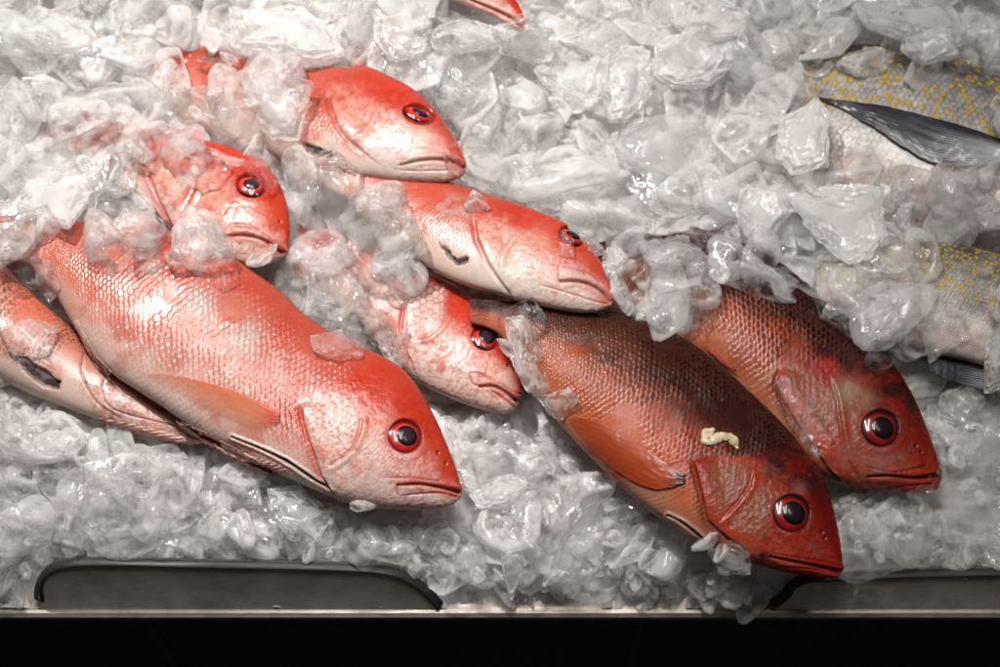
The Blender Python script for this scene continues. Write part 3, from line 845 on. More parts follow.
make_fin('anal_fin', fJ, [(880, 204), (905, 214), (930, 224), (960, 232)], [(880, 207), (905, 219), (930, 229), (960, 236)], lambda s, t, r: mixc((0.66, 0.40, 0.02), (0.6, 0.3, 0.02), r), rays=3, off=0.001)
make_fin('pectoral_fin', fK, [(905, 354), (935, 352), (970, 358), (1010, 366)], [(907, 358), (935, 374), (970, 386), (1010, 394)], fc_navy, rays=14, off=0.002, hm=BED0 * 0 + 0.030)
HFISH = H.copy()

# ------------------------------------------------------------------ ice
def ico(n):
    bm = bmesh.new(); bmesh.ops.create_icosphere(bm, subdivisions=n, radius=1)
    bm.verts.ensure_lookup_table()
    V = np.array([v.co[:] for v in bm.verts]); F = np.array([[v.index for v in f.verts] for f in bm.faces])
    bm.free()
    V /= np.linalg.norm(V, axis=1)[:, None]
    return V, F


ICO = {k: ico(k) for k in (3, 4, 5, 6)}


ADJ = {}


def cloud(sub, V, d, seed):
    """how cloudy the ice is at each vertex: patches of bubbles, ridges whitened to paint in bright rim light"""
    F = ICO[sub][1]
    if sub not in ADJ:
        e = np.vstack([F[:, [0, 1]], F[:, [1, 2]], F[:, [2, 0]], F[:, [1, 0]], F[:, [2, 1]], F[:, [0, 2]]])
        e = np.unique(e, axis=0); ADJ[sub] = (e, np.bincount(e[:, 0], minlength=len(d)))
    e, cnt = ADJ[sub]
    n = V / (np.linalg.norm(V, axis=1)[:, None] + 1e-12)
    W_ = V
    size = np.linalg.norm(V, axis=1).mean()
    M_ = np.stack([np.bincount(e[:, 0], W_[e[:, 1], k], minlength=len(d)) / cnt for k in range(3)], -1)
    cv_ = ((V - M_) * n).sum(1) / size * (4.0 ** (sub - 4)) * 60
    for _ in range(2):
        cv_ = np.bincount(e[:, 0], cv_[e[:, 1]], minlength=len(d)) / cnt
    ridge = np.clip(cv_ - 0.25, 0, 1.2)  # bright rims of refracted light, painted in as whiter ice
    p = V / size
    a = sstep(-0.22, 0.34, fbm(p * 1.6 + seed, 5, seed + 7, 0.6))
    b = sstep(0.12, 0.35, fbm(p * 7 + seed, 2, seed + 8))
    return np.clip(0.72 * a + 0.45 * ridge + 0.35 * b * a, 0, 1)[:, None] * np.ones(3)


def chunk_shape(sub, seed, facets=11, sharp=14.0, rough=1.0):
    """broken lump: smooth-minimum of random planes, scooped and melted"""
    d, F = ICO[sub]
    r = np.random.default_rng(seed)
    n = r.normal(size=(facets, 3)); n /= np.linalg.norm(n, axis=1)[:, None]
    h = r.uniform(0.42, 1.0, facets)
    dn = np.clip(d @ n.T, 0.02, None) / h
    rad = 1 / (np.exp(np.log((dn ** sharp).sum(1) + (1 / 1.3) ** sharp) / sharp))
    for _ in range(4):          # conchoidal scoops
        c = r.normal(size=3); c /= np.linalg.norm(c)
        a = np.arccos(np.clip(d @ c, -1, 1))
        w = r.uniform(0.3, 0.75)
        rad -= r.uniform(0.03, 0.15) * np.exp(-(a / w) ** 4)
    rad *= 1 + rough * (0.10 * fbm(d * 1.6 + seed, 2, seed) + 0.045 * fbm(d * 4.0 + seed, 2, seed + 1) + (0.016 * (1 - 2 * np.abs(noise(d * 8 + seed, seed + 4))) + 0.012 * noise(d * 15 + seed, seed + 6) + 0.006 * noise(d * 27 + seed, seed + 7) if sub > 3 else 0))
    V = d * rad[:, None]
    return V, F, cloud(sub, V, d, seed)


def poly_shape(sub, pts, half, seed, box=0.42):
    """lump whose plan follows an outline (metres, centred), half = half thickness; faceted, melted top"""
    d, F = ICO[sub]
    rg = np.random.default_rng(seed)
    pts = np.asarray(pts, float)
    ang = np.arctan2(pts[:, 1], pts[:, 0]); o = np.argsort(ang); pts = pts[o]
    phi = np.arctan2(d[:, 1], d[:, 0])
    u = np.stack([np.cos(phi), np.sin(phi)], -1)
    R = np.full(len(phi), 1e9)
    for i in range(len(pts)):
        a = pts[i]; b = pts[(i + 1) % len(pts)]
        e = b - a
        den = u[:, 0] * e[1] - u[:, 1] * e[0]
        den = np.where(np.abs(den) < 1e-9, 1e-9, den)
        t = (a[0] * e[1] - a[1] * e[0]) / den
        w = (a[0] * u[:, 1] - a[1] * u[:, 0]) / den
        ok = (t > 0) & (w > -0.02) & (w < 1.02)
        R = np.where(ok, np.minimum(R, t), R)
    mean = np.linalg.norm(pts, axis=1).mean()
    R = np.where(R > 1e8, mean, R)
    # nibbled edge
    R = R * (1 + 0.10 * fbm(np.stack([u[:, 0] * 2.2, u[:, 1] * 2.2, d[:, 2] * 0.7], -1) + seed, 3, seed + 11))
    c = np.sqrt(d[:, 0] ** 2 + d[:, 1] ** 2); z = d[:, 2]
    ce = np.clip(c, 1e-6, 1) ** box
    xy = u * (R * ce)[:, None]
    # faceted top and bottom
    q = xy / mean
    nf = 5
    g = rg.normal(size=(nf, 2)) * 0.75; h = rg.uniform(0.75, 1.35, nf)
    pl = h[None, :] - q @ g.T
    top = -np.log(np.exp(-20 * pl).sum(1)) / 20
    top = np.clip(top, 0.12, 1.4)
    bot = np.clip(1 - 0.2 * (q * q).sum(1), 0.3, 1)
    ze = np.sign(z) * np.abs(z) ** 0.75
    zz = half * ze * np.where(z > 0, top, bot)
    V = np.stack([xy[:, 0], xy[:, 1], zz], -1)
    n_ = 0.075 * fbm(d * 2.0 + seed, 3, seed + 2) + 0.10 * (0.5 - np.abs(noise(d * 2.3 + seed * 1.7, seed + 12)) * 2) + 0.04 * fbm(d * 6 + seed, 3, seed + 5) + 0.015 * fbm(d * 16 + seed, 2, seed + 6)
    V[:, 2] += half * n_ * 2.0
    V[:, :2] *= (1 + 0.5 * n_)[:, None]
    pw = V / 0.0065
    V += (d * np.array([0.5, 0.5, 1])) * (0.00045 * (1 - 2 * np.abs(noise(pw + seed, seed + 8))) + 0.0004 * noise(pw * 2.3 + seed, seed + 9) + 0.0002 * noise(pw * 4.6 + seed, seed + 10))[:, None]
    return V, F, cloud(sub, V / mean, d, seed)


def footprint(x, y, rx, ry, ang):
    r = max(rx, ry)
    i0, j0 = hidx(x - r, y - r); i1, j1 = hidx(x + r, y + r)
    gx = GX[i0:i1 + 1, j0:j1 + 1] - x; gy = GY[i0:i1 + 1, j0:j1 + 1] - y
    a = (gx * math.cos(ang) + gy * math.sin(ang)) / rx; b = (-gx * math.sin(ang) + gy * math.cos(ang)) / ry
    e = a * a + b * b
    return (slice(int(i0), int(i1) + 1), slice(int(j0), int(j1) + 1)), gx, gy, e


def settle(x, y, rx, ry, ang, half, sink=0.35, tilt_keep=0.8, maxt=0.6, pct=65):
    """height and tilt of a lump laid on the pile; raises the pile"""
    sl, gx, gy, e = footprint(x, y, rx, ry, ang)
    hh = H[sl]; mk = e < 1
    if mk.sum() < 4:
        i, j = hidx(x, y); return float(H[i, j]), 0.0, 0.0
    Am = np.stack([gx[mk], gy[mk], np.ones(mk.sum())], -1)
    c, *_ = np.linalg.lstsq(Am, hh[mk], rcond=None)
    tx, ty = np.clip(c[:2] * tilt_keep, -maxt, maxt)
    z = np.percentile(hh[mk] - tx * gx[mk] - ty * gy[mk], pct) + half * (1 - sink)
    topz = z + tx * gx + ty * gy + half * np.sqrt(np.clip(1 - e, 0, 1))
    H[sl] = np.where(mk, np.maximum(hh, topz), hh)
    return float(z), float(tx), float(ty)


def tilt_matrix(tx, ty, ang):
    n = Vector((-tx, -ty, 1)).normalized()
    q = Vector((0, 0, 1)).rotation_difference(n)
    return q.to_matrix().to_4x4() @ Matrix.Rotation(ang, 4, 'Z')


# fish areas left bare by the ice
BARE = [
    [(40, 247), (80, 264), (130, 264), (170, 252), (230, 278), (275, 292), (300, 318), (303, 345), (315, 365), (365, 365), (400, 365), (437, 420), (464, 492), (440, 512), (345, 504), (250, 466), (150, 402), (75, 332), (52, 288)],
    [(-10, 292), (20, 292), (60, 322), (85, 352), (100, 375), (200, 430), (268, 470), (190, 447), (100, 422), (0, 388)],
    [(130, 170), (190, 192), (235, 190), (240, 166), (282, 190), (291, 240), (285, 262), (240, 262), (225, 240), (200, 214), (178, 238), (130, 194)],
    [(300, 92), (330, 80), (360, 64), (390, 84), (425, 102), (468, 165), (460, 184), (400, 186), (330, 176), (250, 150), (300, 140)],
    [(400, 200), (430, 205), (450, 214), (500, 222), (540, 218), (560, 225), (600, 262), (615, 300), (600, 315), (550, 310), (470, 290), (430, 272), (412, 245)],
    [(430, 274), (480, 303), (524, 390), (517, 414), (450, 402), (405, 366), (400, 332), (408, 296)],
    [(530, 318), (610, 316), (640, 325), (690, 345), (740, 385), (790, 430), (822, 470), (846, 577), (760, 568), (660, 522), (560, 427), (545, 392)],
    [(712, 300), (735, 290), (780, 298), (815, 318), (860, 336), (902, 375), (942, 472), (940, 494), (830, 484), (790, 430), (740, 385), (702, 345), (705, 320)],
    [(820, 80), (870, 82), (1000, 75), (1000, 160), (960, 168), (880, 172), (830, 168), (826, 108)],
    [(905, 265), (1000, 250), (1000, 350), (930, 345)],
    [(915, 352), (1000, 355), (1000, 385), (930, 372)],
    [(455, -5), (500, -5), (528, 28), (500, 22), (465, 8)],
   ]
STEEL = [[(34, 612), (36, 580), (60, 560), (385, 568), (446, 612), (446, 640), (34, 640)], [(760, 612), (790, 572), (1010, 572), (1010, 640), (760, 640)], [(-400, 608), (1400, 612), (1400, 900), (-400, 900)]]


def dist_map(polys):
    ax = np.arange(-120, 1121, 3.0); ay = np.arange(-120, 701, 3.0)
    q = np.stack(np.meshgrid(ax, ay, indexing='ij'), -1).reshape(-1, 2)
    best = np.full(len(q), 1e9)
    for p in polys:
        d, _, _ = pdist(q, list(p) + [p[0]])
        best = np.minimum(best, np.where(inpoly(q, p), -d, d))
    return best.reshape(len(ax), len(ay))


DBARE = dist_map(BARE); DSTEEL = dist_map(STEEL)


def bare_dist(px, py, dm=None):
    dm = DBARE if dm is None else dm
    return float(dm[min(max(int((px + 120) / 3 + .5), 0), dm.shape[0] - 1), min(max(int((py + 120) / 3 + .5), 0), dm.shape[1] - 1)])


# -- the packed bed under everything
n1, n2 = 780, 560
ux = np.linspace(-0.78, 0.78, n1); uy = np.linspace(LIPY - 0.002, 0.80, n2)
BX, BY = np.meshgrid(ux, uy, indexing='ij')
BZ = bed_z(BX, BY) - 0.004
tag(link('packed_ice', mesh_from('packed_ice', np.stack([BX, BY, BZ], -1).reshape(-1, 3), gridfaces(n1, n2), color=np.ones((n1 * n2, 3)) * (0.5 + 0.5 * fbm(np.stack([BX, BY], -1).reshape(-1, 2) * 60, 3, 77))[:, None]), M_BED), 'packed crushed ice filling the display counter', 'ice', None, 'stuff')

# -- small crushed chips: nobody could count them, one object
CHV = [chunk_shape(4, 900 + k, 7, 24.0) for k in range(18)]
cv, cf, cc_ = [], [], []
base = 0


def add_chips(count, region, rmin, rmax, keep):
    global base
    k = 0; tries = 0
    while k < count and tries < count * 8:
        tries += 1
        px = RNG.uniform(region[0], region[2]); py = RNG.uniform(region[1], region[3])
        if not keep(px, py): continue
        q = drop(px, py)
        s = RNG.uniform(rmin, rmax)
        V, F, cl = CHV[RNG.integers(len(CHV))]; cc_.append(cl)
        sc = s * np.array([RNG.uniform(0.9, 1.7), RNG.uniform(0.6, 1.1), RNG.uniform(0.4, 0.75)])
        z, tx, ty = settle(q[0], q[1], sc[0] * 0.8, sc[1] * 0.8, 0.0, sc[2] * 0.8, sink=0.55, tilt_keep=0.0, pct=35)
        R = np.array(Matrix.Rotation(RNG.uniform(0, 6.28), 3, 'Z') @ Matrix.Rotation(RNG.uniform(-0.7, 0.7), 3, 'X'))
        cv.append((V * sc) @ R.T + np.array([q[0], q[1], z])); cf.append(F + base); base += len(V)
        k += 1


def k_open(px, py):
    return bare_dist(px, py) > 7 and bare_dist(px, py, DSTEEL) > 11


add_chips(520, (-60, -60, 1060, 590), 0.009, 0.019, k_open)
add_chips(260, (-20, 380, 1020, 594), 0.006, 0.012, lambda a, b: bare_dist(a, b) > 8 and bare_dist(a, b, DSTEEL) > 8)

# -- chunks one can tell apart: drawn outline, material, half thickness factor, label
I, K, W, S_ = M_ICE, M_CLEAR, M_FROST, M_SLAB
DRAWN = [
 ([(235, 18), (300, 12), (340, 45), (345, 70), (310, 80), (270, 68), (238, 66)], W, .30, 'wide frosted ice slab just behind the upper left snapper head'),
 ([(252, 80), (270, 70), (313, 86), (298, 137), (270, 137), (255, 120)], K, .34, 'four-sided clear block lying over the gills of the upper left snapper'),
 ([(370, 8), (420, 0), (432, 30), (425, 55), (395, 62), (375, 45)], W, .4, 'sparkling rounded ice lump above the eye of the upper left snapper'),
 ([(383, 65), (420, 63), (422, 80), (385, 83)], K, .45, 'small oblong ice block on the forehead of the upper left snapper'),
 ([(440, 60), (480, 55), (505, 80), (508, 105), (470, 110), (425, 105), (420, 80)], K, .34, 'pinkish ice chunk right of the upper left snapper eye'),
 ([(425, 38), (460, 20), (500, 40), (505, 60), (470, 65), (435, 60)], I, .34, 'grey-white ice chunk below the red snout at the top edge'),
 ([(488, 42), (520, 30), (555, 42), (556, 66), (530, 70), (500, 62)], W, .38, 'bright ice lump just right of the red snout at the top edge'),
 ([(535, 75), (570, 46), (612, 52), (602, 100), (590, 112), (548, 92)], W, .36, 'broad frosted chunk at top centre, left of the leaf-shaped one'),
 ([(602, 72), (625, 54), (648, 60), (650, 100), (628, 124), (608, 128), (601, 96)], I, .38, 'leaf-shaped ice chunk with a bright left rim at top centre'),
 ([(652, 65), (690, 46), (726, 54), (728, 82), (705, 99), (670, 101), (652, 92)], S_, .42, 'large glistening rounded ice lump at top, right of the leaf-shaped one'),
 ([(675, 10), (720, 5), (748, 25), (735, 48), (690, 45), (668, 30)], W, .35, 'pale flat chunk above the large glistening lump near the top edge'),
 ([(778, 203), (830, 199), (874, 208), (878, 262), (862, 288), (842, 293), (822, 272), (800, 240)], S_, .16, 'big flat frosted ice slab standing over the dark red snapper'),
 ([(738, 200), (775, 206), (787, 226), (765, 252), (744, 246), (732, 222)], S_, .3, 'frosted chunk just left of the big flat slab at right'),
 ([(774, 85), (798, 64), (814, 84), (819, 102), (796, 113), (776, 106)], W, .38, 'milky chunk left of the spotted fish, beside the tip of its dark fin'),
 ([(780, 122), (815, 106), (828, 124), (826, 170), (790, 179), (775, 160)], S_, .26, 'tall frosted slab at the tip of the dark pointed fin'),
 ([(838, 62), (865, 47), (889, 55), (886, 74), (855, 78)], W, .4, 'pale five-sided lump on the back of the upper spotted fish'),
 ([(850, 10), (900, 0), (960, 5), (985, 30), (960, 45), (900, 40), (862, 30)], W, .3, 'long pale slab at the upper right corner'),
 ([(900, 45), (945, 42), (955, 68), (920, 75), (898, 62)], W, .4, 'frosted lump right of the pale five-sided one on the upper spotted fish'),
 ([(970, 50), (1005, 35), (1010, 68), (985, 78)], I, .45, 'ice lump at the right edge above the spotted fish'),
 ([(168, 266), (184, 222), (199, 214), (229, 243), (236, 264), (206, 273), (176, 271)], K, .42, 'triangular clear chunk against the jaw of the small drooping-mouth snapper'),
 ([(239, 166), (250, 144), (268, 149), (279, 184), (271, 196), (262, 184), (246, 170)], K, .45, 'clear hooked ice piece over the eye of the small drooping-mouth snapper'),
 ([(190, 166), (220, 154), (233, 170), (220, 188), (200, 189), (189, 180)], K, .4, 'round ice chunk on the cheek of the small drooping-mouth snapper'),
 ([(155, 140), (192, 142), (198, 158), (180, 168), (160, 160)], K, .4, 'pink-tinged chunk on the nape of the small drooping-mouth snapper'),
 ([(288, 168), (311, 170), (309, 212), (300, 227), (286, 206)], K, .5, 'upright grey chunk between the drooping-mouth snapper and the centre snapper'),
 ([(312, 188), (340, 175), (364, 196), (360, 236), (336, 258), (313, 250), (305, 216)], K, .4, 'large lumpy chunk in the gap left of the centre snapper belly'),
 ([(340, 228), (384, 214), (420, 236), (430, 264), (402, 290), (362, 285), (340, 262)], K, .36, 'big pinkish bubbly chunk over the nape of the open-mouthed snapper'),
 ([(300, 262), (332, 254), (362, 270), (367, 297), (340, 321), (308, 303)], K, .38, 'pale lump between the big bright snapper back and the bubbly chunk'),
 ([(308, 336), (340, 324), (363, 339), (362, 356), (336, 363), (312, 357)], K, .28, 'flat pinkish piece resting on the nape of the big bright snapper'),
 ([(211, 272), (236, 270), (241, 279), (226, 291), (214, 286)], K, .3, 'little clear chip on the back of the big bright snapper'),
 ([(362, 324), (385, 317), (398, 340), (386, 356), (368, 346)], K, .45, 'clear knob behind the gill of the open-mouthed snapper'),
 ([(392, 335), (412, 330), (404, 362), (392, 356)], K, .4, 'thin ice sliver along the gill of the open-mouthed snapper'),
 ([(509, 325), (527, 321), (546, 390), (531, 400), (514, 358)], I, .5, 'long finger-shaped ice stick between the open-mouthed and brown-backed snappers'),
 ([(534, 396), (574, 389), (581, 402), (561, 418), (548, 414)], I, .34, 'pointed flat piece at the foot of the finger-shaped ice stick'),
 ([(517, 174), (528, 171), (560, 194), (572, 211), (541, 217), (528, 202)], W, .28, 'wedge-shaped bright-edged ice piece over the nape of the centre snapper'),
 ([(440, 190), (462, 170), (500, 165), (520, 188), (508, 214), (472, 212), (446, 204)], K, .3, 'pink glassy chunk on the back of the centre snapper'),
 ([(382, 192), (398, 184), (410, 205), (402, 232), (388, 222)], K, .4, 'narrow chunk across the body of the centre snapper'),
 ([(600, 252), (614, 240), (630, 260), (620, 276), (606, 270)], I, .4, 'rounded ice lump just right of the centre snapper snout'),
 ([(601, 266), (616, 271), (633, 312), (625, 318), (610, 296)], I, .5, 'drip-shaped ice piece hanging down beside the centre snapper snout'),
 ([(559, 226), (574, 240), (573, 258), (560, 256)], K, .25, 'thin clear flake below the eye of the centre snapper'),
 ([(577, 246), (590, 240), (605, 262), (596, 274), (585, 270)], K, .25, 'clear arrow-shaped flake on the snout of the centre snapper'),
 ([(555, 205), (580, 200), (600, 220), (592, 240), (570, 236)], K, .4, 'lump of ice covering the brow of the centre snapper'),
 ([(650, 306), (680, 290), (703, 299), (701, 330), (682, 336), (656, 319)], K, .34, 'glassy chunk with bubbles on the tail end of the dark red snapper'),
 ([(640, 250), (688, 244), (700, 265), (672, 285), (644, 281)], K, .36, 'white-rimmed chunk on the back of the dark red snapper, leftmost'),
 ([(685, 256), (705, 250), (707, 277), (688, 279)], K, .5, 'small glassy cube beside the white-rimmed chunk on the dark red snapper'),
 ([(700, 236), (728, 228), (734, 252), (716, 266), (703, 258)], K, .4, 'rounded chunk behind the glassy cube on the dark red snapper'),
 ([(735, 250), (775, 266), (761, 289), (742, 270)], K, .22, 'dark see-through flake on the back of the dark red snapper'),
 ([(774, 269), (799, 282), (792, 293), (779, 287)], K, .45, 'small bright-rimmed bead below the big flat slab'),
 ([(813, 294), (826, 291), (866, 326), (852, 337), (820, 316)], K, .4, 'long clear strip lying along the back of the dark red snapper'),
 ([(876, 241), (920, 243), (923, 262), (905, 281), (880, 272)], K, .34, 'yellow-flecked chunk right of the big flat slab'),
 ([(900, 222), (935, 225), (938, 243), (915, 249), (897, 240)], K, .45, 'lumpy clear chunk between the two spotted fish'),
 ([(962, 230), (1000, 222), (1004, 245), (975, 248)], W, .4, 'bright lump at the right edge between the two spotted fish'),
 ([(850, 306), (888, 300), (904, 325), (886, 341), (862, 336)], K, .42, 'round clear lump under the tip of the big flat slab'),
 ([(886, 282), (922, 286), (918, 305), (893, 306)], K, .4, 'milky chunk below the yellow-flecked one'),
 ([(918, 326), (960, 309), (971, 336), (932, 361)], K, .32, 'wide translucent chunk on the lower spotted fish'),
 ([(984, 345), (1000, 318), (1004, 385), (988, 390)], W, .3, 'thin bluish upright shard at the right edge'),
 ([(775, 382), (790, 377), (815, 404), (833, 440), (817, 457), (801, 441), (784, 410)], K, .20, 'smooth pinkish ice piece stuck to the gill of the dark red snapper'),
 ([(903, 500), (935, 474), (1005, 452), (1005, 545), (930, 541)], K, .12, 'large thin glassy sheet right of the dark red snapper mouth'),
 ([(838, 497), (856, 491), (876, 530), (866, 545), (850, 541)], K, .5, 'clear pillar-shaped chunk below the jaw of the dark red snapper'),
 ([(882, 545), (920, 535), (935, 555), (905, 570), (882, 566)], K, .4, 'wide low clear chunk just above the right steel lip'),
 ([(940, 392), (975, 385), (985, 410), (960, 425), (938, 412)], K, .45, 'round glassy chunk right of the dark red snapper forehead'),
 ([(72, 505), (108, 476), (138, 490), (132, 535), (90, 541), (74, 526)], K, .4, 'large bubbly clear chunk in the front bank near the left end of the steel lip'),
 ([(35, 450), (66, 428), (80, 440), (66, 456), (40, 458)], I, .45, 'smooth oval piece below the pale belly-up snapper'),
 ([(268, 492), (300, 486), (330, 512), (320, 541), (290, 541), (270, 516)], I, .4, 'smooth rounded ice cube right under the big bright snapper belly'),
 ([(146, 538), (190, 533), (197, 552), (150, 556)], K, .4, 'oblong clear chunk just above the left steel lip'),
 ([(500, 550), (518, 547), (528, 560), (512, 604), (504, 580)], I, .4, 'pointed downward tooth of ice in the front gap between the steel lips'),
 ([(468, 492), (510, 474), (530, 488), (505, 508), (478, 510)], I, .38, 'arched chunk right of the big bright snapper mouth'),
 ([(535, 555), (570, 532), (605, 542), (600, 574), (560, 584), (540, 575)], K, .32, 'broad milky chunk in the front gap between the steel lips'),
 ([(700, 570), (725, 562), (745, 574), (742, 594), (710, 594)], K, .25, 'wet dark-edged chunk below the belly of the brown-backed snapper'),
 ([(22, 48), (40, 8), (90, 18), (106, 60), (62, 68), (20, 58)], W, .3, 'big pale slab at the upper left corner'),
 ([(0, 330), (30, 318), (58, 325), (48, 352), (12, 356)], K, .3, 'flat pinkish piece over the belly of the pale belly-up snapper'),
 ([(40, 268), (62, 276), (68, 300), (48, 312), (34, 292)], K, .35, 'glassy chunk between the two left snappers'),
 ([(80, 258), (100, 240), (118, 250), (108, 268), (88, 268)], K, .3, 'pink ice drop on the tail of the big bright snapper'),
 ([(30, 190), (90, 185), (100, 215), (82, 258), (45, 240), (15, 232)], W, .25, 'wide white slab over the tail of the big bright snapper'),
 ([(118, 222), (150, 208), (176, 226), (160, 250), (125, 258)], K, .38, 'grey clear chunk below the belly cut of the drooping-mouth snapper'),
 ([(150, 90), (185, 80), (190, 100), (170, 118), (150, 112)], K, .4, 'pink-shadowed chunk left of the block over the upper left snapper'),
]
NDRAWN = len(DRAWN)

# -- the rest of the chunks, scattered over the open ice
VARS = []
for k in range(26):
    V, F, cl = chunk_shape(5, 300 + k, int(RNG.integers(6, 10)), float(RNG.uniform(22, 44)), 0.75)
    VARS.append(mesh_from('ice_chunk', V, F, color=cl))
VMAT = {}


def region_label(px, py, big):
    if py > 505 and px < 445: return 'clear ice chunk in the front bank above the left steel lip', 'chunks above the left steel lip'
    if py > 500 and px < 790: return 'wet ice chunk in the front gap between the two steel lips', 'chunks in the front gap'
    if py > 390 and px > 440 and px < 640: return 'grey ice chunk in the hollow between the two largest snappers', 'chunks between the largest snappers'
    if py > 400 and px > 780: return 'glassy ice chunk right of the dark red snapper head', 'chunks right of the dark red snapper'
    if py > 380 and px < 300: return 'grey ice chunk below the two left snappers', 'chunks below the left snappers'
    if px > 730 and py > 180: return 'pale ice chunk around the two spotted fish, lower down', 'chunks around the spotted fish'
    if px > 730: return 'pale ice chunk at the upper right around the spotted fish', 'chunks at the upper right'
    if px > 470 and py > 130: return 'white ice chunk in the pile between the centre snapper and the spotted fish', 'chunks right of the centre snapper'
    if px > 470: return 'white ice chunk along the top edge right of the red snout', 'chunks along the top edge'
    if px < 130 and py > 200: return 'pinkish ice chunk at the left edge over the tails', 'chunks at the left edge'
    if px < 130: return 'milky ice chunk in the heap at the upper left', 'chunks at the upper left'
    if py < 60: return 'milky ice chunk at the top edge left of the red snout', 'chunks at the top edge, left'
    return 'pink-tinged ice chunk packed between the snapper heads at left', 'chunks between the left snapper heads'


NSC = 300 - NDRAWN
placed = []
DDRAWN = dist_map([d[0] for d in DRAWN])
k = 0; tries = 0
while k < NSC and tries < 60000:
    tries += 1
    px = RNG.uniform(-25, 1025); py = RNG.uniform(-30, 604)
    r = RNG.uniform(0.018, 0.030) * (1.0 if RNG.random() < 0.7 else 1.35)
    rp = r / (KPX * DIST)
    if py > 545: r = min(r, 0.0165)
    rp = r / (KPX * DIST)
    gap = max(0.62, 1.0 - tries / 30000)
    if bare_dist(px, py) < rp * (0.7 if py < 370 else 0.98) or bare_dist(px, py, DSTEEL) < rp * 0.95: continue
    if any((px - a) ** 2 + (py - b) ** 2 < ((rp + c) * gap * 0.72) ** 2 for a, b, c in placed): continue
    # keep the drawn chunks in view
    if bare_dist(px, py, DDRAWN) < -4: continue
    if py > 600 - rp * 1.15: continue
    placed.append((px, py, rp))
    q = drop(px, py)
    sc = r * np.array([RNG.uniform(0.95, 1.45), RNG.uniform(0.75, 1.05), RNG.uniform(0.42, 0.7)])
    ang = RNG.uniform(0, math.pi)
    z, tx, ty = settle(q[0], q[1], sc[0] * 0.8, sc[1] * 0.8, ang, sc[2] * 0.75, sink=0.6, tilt_keep=0.7 if py < 370 else 0.3, pct=65 if py < 370 else 45)
    mm = [M_ICE, M_ICE, M_CLEAR, M_FROST][int(RNG.integers(4))]
    if py > 390: mm = [M_ICE, M_CLEAR, M_CLEAR][int(RNG.integers(3))]
    elif py < 120: mm = [M_ICE, M_FROST, M_FROST][int(RNG.integers(3))]
    i_, j_ = hidx(q[0], q[1])
    if HFISH[i_, j_] > BED0[i_, j_] + 0.004 : mm = M_CLEAR
    vi = int(RNG.integers(len(VARS)))
    key = (vi, mm.name)
    if key not in VMAT:
        me = VARS[vi].copy(); me.materials.clear(); me.materials.append(mm); VMAT[key] = me
    o = bpy.data.objects.new('ice_chunk', VMAT[key]); COL.objects.link(o)
    o.matrix_world = Matrix.Translation((q[0], q[1], z)) @ tilt_matrix(tx + RNG.uniform(-.25, .25), ty + RNG.uniform(-.25, .25), ang) @ Matrix.Diagonal((*sc, 1))
    lab, grp = region_label(px, py, r)
    tag(o, lab, 'ice chunk', grp)
    k += 1
NDRAWN = 0
for pts, mat, hf, lab in DRAWN:
    pts = np.array(pts, float)
    c = pts.mean(0)
    q = drop(c[0], c[1])
    w = P(pts[:, 0], pts[:, 1], q[2] + 0.004)[:, :2]
    ctr = P(c[0], c[1], q[2] + 0.004)[:2]
    loc2 = w - ctr
    mr = np.linalg.norm(loc2, axis=1).mean()
    # principal direction for the footprint
    u_, s_, vt = np.linalg.svd(loc2 - loc2.mean(0)); ang = math.atan2(vt[0, 1], vt[0, 0])
    rx = np.abs(loc2 @ vt[0]).max(); ry = max(np.abs(loc2 @ vt[1]).max(), 0.004)
    half = hf * mr
    z, tx, ty = settle(ctr[0], ctr[1], rx * 0.85, ry * 0.85, ang, half, sink=0.5, tilt_keep=0.75, maxt=0.8, pct=85)
    V, F, cl = poly_shape(5 if mr < 0.024 else 6, loc2, half, 100 + NDRAWN)
    o = link('ice_chunk', mesh_from('ice_chunk', V, F, color=cl), mat)
    M = Matrix.Translation((ctr[0], ctr[1], z)) @ tilt_matrix(tx, ty, 0)
    o.matrix_world = M
    tag(o, lab, 'ice chunk', 'ice chunks one can tell apart')
    NDRAWN += 1

print('drawn', NDRAWN, 'scattered', k)
# a few last chips on top
add_chips(160, (-40, -40, 1040, 604), 0.003, 0.008, lambda a, b: bare_dist(a, b) > 9 and bare_dist(a, b, DSTEEL) > 4 and bare_dist(a, b, DDRAWN) > 1)
tag(link('crushed_ice', mesh_from('crushed_ice', np.vstack(cv), np.vstack(cf), color=np.vstack(cc_)), M_CHIP), 'small crushed ice chips between the chunks', 'ice', None, 'stuff')

# -- the scrap of fat on the brown-backed snapper
pp = curve([(714, 431), (707, 434), (707, 441), (714, 440), (722, 436), (731, 439), (737, 449)], 60)
cen = drop(pp[:, 0], pp[:, 1], HFISH)
rad = np.interp(np.linspace(0, 1, 60), [0, .15, .35, .6, .85, 1], [.0022, .0040, .0044, .0034, .0038, .0008])
na = 16
a = np.linspace(0, 2 * math.pi, na, endpoint=False)
tg = np.gradient(cen, axis=0); tg /= np.linalg.norm(tg, axis=1)[:, None]
sd = np.cross(tg, [0, 0, 1.0]); sd /= np.linalg.norm(sd, axis=1)[:, None]
V = cen[:, None, :] + (np.cos(a)[None, :, None] * sd[:, None, :] + np.sin(a)[None, :, None] * np.array([0, 0, 0.4])) * rad[:, None, None] + np.array([0, 0, 0.0012])
V = V.reshape(-1, 3); V += 0.0016 * np.stack([fbm(V * 300, 3, 61), fbm(V * 300, 3, 62), fbm(V * 300, 3, 63)], -1)
cc = mixc((0.42, 0.33, 0.19), (0.58, 0.49, 0.34), sstep(-0.4, 0.5, fbm(V * 200, 3, 66)))
l0 = V.mean(0)
